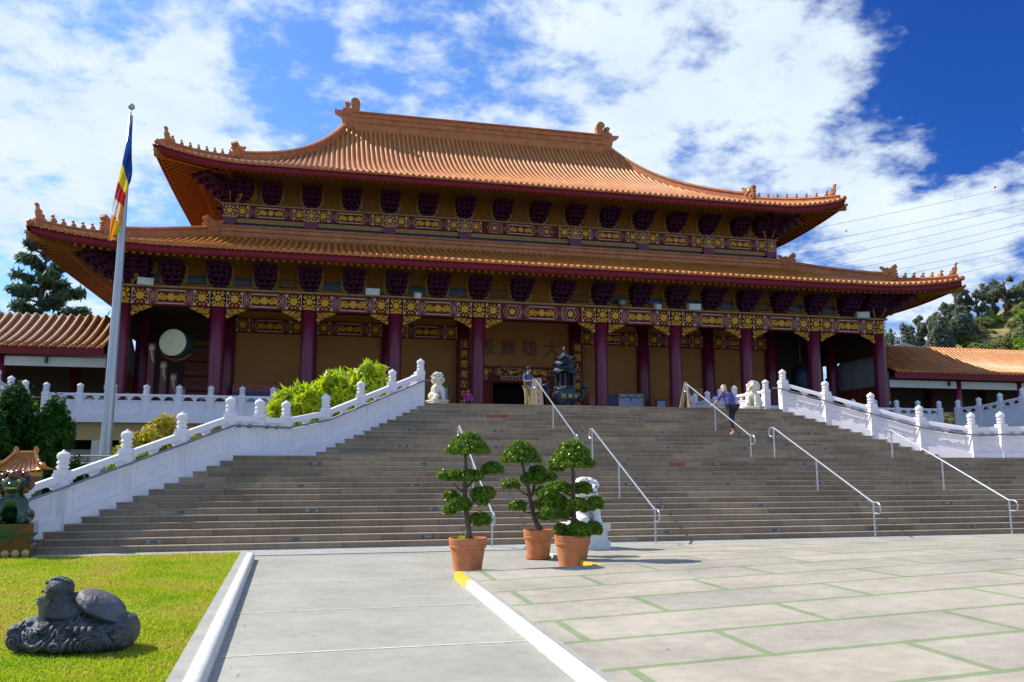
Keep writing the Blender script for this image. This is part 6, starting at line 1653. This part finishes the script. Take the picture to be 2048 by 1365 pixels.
# ================================================================ power lines and marker balls
lines = [((1500, 481), (2048, 365)), ((1480, 511), (2048, 397)), ((1480, 533), (2048, 406.5)), ((1500, 544), (2048, 425)), ((1560, 553), (2048, 442.4)), ((1600, 559), (2048, 457)), ((1640, 565), (2048, 483)), ((1660, 578), (2048, 492)), ((1700, 592), (2048, 512.6))]
nm = ['topmost', 'second', 'third', 'fourth', 'fifth', 'sixth', 'seventh', 'eighth', 'lowest']
for i, (a, b) in enumerate(lines):
    def at(px, py, Y): d = pix_dir(px, py); return Vector(CAM.location) + d * (Y / d.y)
    ext = (b[0] + (b[0] - a[0]) * .25, b[1] + (b[1] - a[1]) * .25)
    A, B_ = at(*a, 175), at(*ext, 150)
    L_ = [A.lerp(B_, s_) + Vector((0, 0, -1.2 * 4 * s_ * (1 - s_) * .6)) for s_ in np.linspace(0, 1, 13)]
    o = MB(); o.tube(L_, .038, 4); tag(o.build('power_line', MAT['wire'], loc=tuple(A)), '%s power line from the top crossing the sky right of the roof' % nm[i], 'power line', 'power lines')
for px, py, mt, l in ((1990, 375, 'ball_orange', 'red marker ball on the topmost power line'), (1692, 462, 'ball_yellow', 'yellow marker ball on a power line near the upper roof corner')):
    d = pix_dir(px, py); p = Vector(CAM.location) + d * (158 / d.y); o = MB(); o.ball(p, .27, 12, 8); tag(o.build('marker_ball', MAT[mt], loc=tuple(p), smooth=True), l, 'marker ball', 'marker balls')

# ================================================================ people
def hand_fingers(mb, wrist, dirv, upv, s=1.0, curl=.5):
    d = Vector(dirv).normalized(); u = Vector(upv); u = (u - d * u.dot(d)).normalized(); w = d.cross(u)
    palm = Vector(wrist) + d * .05 * s
    mb.ball(palm, (.034 * s, .034 * s, .034 * s), 8, 6); mb.ball(palm + d * .03 * s, (.036 * s, .036 * s, .030 * s), 8, 6)
    for i, L in enumerate((.060, .070, .066, .052)):
        b = palm + d * .045 * s + w * (.024 - .016 * i) * s
        p1 = b + d * L * .5 * s - u * L * .12 * curl * s; p2 = p1 + d * L * .35 * s - u * L * .45 * curl * s; p3 = p2 + d * L * .05 * s - u * L * .5 * curl * s
        mb.tube([b, p1, p2, p3], [.0095 * s, .009 * s, .008 * s, .006 * s], 6)
    b = palm + w * .028 * s; mb.tube([b, b + w * .025 * s + d * .02 * s, b + w * .03 * s + d * .05 * s], [.011 * s, .010 * s, .007 * s], 6)
def person(lab, base, rz, s, J, parts, hair_col, hands):
    """J: joints (x right, y forward, z up) for a 1.75 m figure; parts: clothing chains"""
    root = thing('person', lab, 'person', base)
    T = Matrix.Translation(base) @ Matrix.Rotation(rz, 4, 'Z') @ Matrix.Scale(s, 4)
    def V(n, r): p = J[n]; return (p[0], p[1], p[2], r)
    names = ['pelvis', 'waist', 'chest', 'neck', 'head0', 'shL', 'elL', 'wrL', 'shR', 'elR', 'wrR', 'hipL', 'knL', 'anL', 'toL', 'hipR', 'knR', 'anR', 'toR']
    rad = dict(pelvis=.115, waist=.11, chest=.125, neck=.055, head0=.06, shL=.06, elL=.042, wrL=.028, shR=.06, elR=.042, wrR=.028, hipL=.085, knL=.058, anL=.040, toL=.035, hipR=.085, knR=.058, anR=.040, toR=.035)
    E_ = [('pelvis', 'waist'), ('waist', 'chest'), ('chest', 'neck'), ('neck', 'head0'), ('chest', 'shL'), ('shL', 'elL'), ('elL', 'wrL'), ('chest', 'shR'), ('shR', 'elR'), ('elR', 'wrR'), ('pelvis', 'hipL'), ('hipL', 'knL'), ('knL', 'anL'), ('anL', 'toL'), ('pelvis', 'hipR'), ('hipR', 'knR'), ('knR', 'anR'), ('anR', 'toR')]
    b = skin_mesh([V(n, rad[n]) for n in names], [(names.index(a), names.index(c)) for a, c in E_], 1)
    hd = Vector(J['head']); f = Vector(J.get('face', (0, 1, 0))).normalized(); side = f.cross(Vector((0, 0, 1))).normalized(); up = side.cross(f)
    Mx = Matrix((side, f, up)).transposed()
    b.ball(hd, (.076, .095, .115), 16, 12, Mx)
    b.ball(hd + f * .035 - up * .065, (.05, .055, .045), 10, 8, Mx)
    b.ball(hd + f * .098 - up * .012, (.013, .020, .022), 8, 6, Mx)
    for sd in (-1, 1): b.ball(hd + side * sd * .078 - up * .005, (.012, .022, .032), 8, 6, Mx)
    for n_, dv, uv in hands: hand_fingers(b, J[n_], dv, uv)
    b.xf(T); body = b.build('body', MAT['skin'], root, smooth=True)
    q = MB()
    for sd in (-1, 1): q.ball(hd + side * sd * .030 + f * .086 + up * .012, (.010, .008, .007), 8, 6, Mx)
    q.ball(hd + f * .084 - up * .058, (.022, .010, .006), 8, 6, Mx); q.xf(T); q.build('eyes_and_mouth', MAT['hair_dark'], body)
    q = MB(); q.ball(hd + up * .028 - f * .016, (.086, .098, .108), 16, 12, Mx, .08, 3)
    if hair_col == 'hair_blonde':
        for i in range(26):
            a = i * .7; q.ball(hd + side * math.cos(a) * .07 - f * (.03 + .05 * abs(math.sin(a))) + up * (-.02 + .10 * math.sin(i * 1.3)), .032, 7, 5)
    q.xf(T); q.build('hair', MAT[hair_col], root, smooth=True)
    for nm_, matl, chain, ed in parts:
        k = skin_mesh([(J[n][0], J[n][1], J[n][2], r) if n in J else (*n, r) for n, r in chain], ed, 1); k.xf(T); k.build(nm_, MAT[matl], root, smooth=True)
    return root, T
def std_J():
    return dict(pelvis=(0, 0, .95), waist=(0, .0, 1.10), chest=(0, 0, 1.33), neck=(0, .0, 1.50), head0=(0, .01, 1.56), head=(0, .02, 1.65), shL=(-.18, 0, 1.42), elL=(-.25, .02, 1.14), wrL=(-.22, .10, .90), shR=(.18, 0, 1.42), elR=(.25, .02, 1.14), wrR=(.22, .10, .90),
                hipL=(-.09, 0, .90), knL=(-.10, .02, .50), anL=(-.10, -.02, .09), toL=(-.12, .13, .04), hipR=(.09, 0, .90), knR=(.10, .02, .50), anR=(.10, -.02, .09), toR=(.12, .13, .04))
def shirt(J, sl=.75, hem=.88):
    eL = tuple(Vector(J['shL']).lerp(Vector(J['elL']), sl)); eR = tuple(Vector(J['shR']).lerp(Vector(J['elR']), sl))
    p = Vector(J['pelvis']); h = (p.x, p.y, p.z - (.95 - hem))
    return [(h, (.215, .165)), ('waist', (.195, .155)), ('chest', (.205, .155)), (tuple(Vector(J['chest']).lerp(Vector(J['neck']), .6)), .085), ('shL', .078), (eL, .062), ('shR', .078), (eR, .062)], [(0, 1), (1, 2), (2, 3), (2, 4), (4, 5), (2, 6), (6, 7)]
def trousers(J, end=.95):
    aL = tuple(Vector(J['knL']).lerp(Vector(J['anL']), end)); aR = tuple(Vector(J['knR']).lerp(Vector(J['anR']), end))
    return [('pelvis', (.17, .145)), ('hipL', .105), ('knL', .078), (aL, .058), ('hipR', .105), ('knR', .078), (aR, .058)], [(0, 1), (1, 2), (2, 3), (0, 4), (4, 5), (5, 6)]
def shoes(root, T, J, ks=('L', 'R'), col='shoe'):
    for k in ks:
        a = Vector(J['an' + k]); t_ = Vector(J['to' + k]); q = MB(); q.tube([a + Vector((0, -.03, -.05)), a.lerp(t_, .5) + Vector((0, 0, -.03)), t_ + Vector((0, .04, -.005))], [.045, .05, .035], 8); q.ball(a + Vector((0, 0, -.02)), (.05, .055, .05), 8, 6); q.xf(T); q.build('shoe', MAT[col], root, smooth=True)
# man in blue, head bent over something in his hands
J = std_J(); J.update(elL=(-.27, .05, 1.16), wrL=(-.09, .30, 1.15), elR=(.26, .06, 1.16), wrR=(.08, .32, 1.17), head=(0, .07, 1.63), head0=(0, .03, 1.55), face=(.0, .85, -.5))
root, T = person('man in blue shirt and khaki trousers looking down beside the handrail', (-2.75, 34.2, DZ), R(205), 1.06, J,
                 [('shirt', 'cloth_blue', *shirt(J, .8)), ('trousers', 'cloth_khaki', *trousers(J))], 'hair_dark', [('wrL', (.5, .8, 0), (0, 0, 1)), ('wrR', (-.5, .8, 0), (0, 0, 1))])
shoes(root, T, J)
q = MB(); q.lathe([(.105, 0), (.108, .03), (.09, .08), (.04, .105)], (0, .05, 1.67), 14); q.prism([(-.08, .10), (-.06, .19), (.06, .19), (.08, .10)], 1.66, 1.675, 'z'); q.xf(T); q.build('cap', MAT['cloth_black'], root, smooth=True)
# woman climbing, seen from behind, one hand on the rail
J = dict(pelvis=(.02, .10, .98), waist=(-.02, .16, 1.11), chest=(-.07, .26, 1.31), neck=(-.10, .33, 1.46), head0=(-.11, .36, 1.51), head=(-.13, .40, 1.59), face=(-.1, .9, -.35),
         shL=(-.25, .27, 1.38), elL=(-.40, .36, 1.16), wrL=(-.52, .46, 1.00), shR=(.11, .27, 1.38), elR=(.22, .30, 1.13), wrR=(.20, .46, .98),
         hipL=(-.07, .10, .93), knL=(-.05, .10, .50), anL=(-.03, .0, .09), toL=(-.05, .14, .03), hipR=(.11, .12, .93), knR=(.13, .34, .62), anR=(.10, .20, .25), toR=(.10, .36, .19))
wz = 21 * RS
root, T = person('blonde woman in purple blouse and black trousers climbing with a hand on the rail', (3.98, yst(21) + .06, wz), R(0), 1.13, J,
                 [('blouse', 'cloth_purple', *shirt(J, 1.0, .80)), ('trousers', 'cloth_black', *trousers(J, .80))], 'hair_blonde', [('wrL', (-.4, .8, -.2), (0, 0, 1)), ('wrR', (0, .8, -.3), (0, 0, 1))])
for k in ('L', 'R'):
    pass
shoes(root, T, J, ('R',)); shoes(root, T, J, ('L',), 'skin')
# child in pink by the porch column
J = std_J(); J.update(face=(.3, .9, 0))
root, T = person('child in a pink top standing on the terrace by a dark column', (-4.36, 40.0, DZ), R(160), .80, J, [('top', 'cloth_pink', *shirt(J, .9)), ('trousers', 'cloth_black', *trousers(J))], 'hair_dark', [('wrL', (0, .2, -1), (1, 0, 0)), ('wrR', (0, .2, -1), (-1, 0, 0))])
shoes(root, T, J)
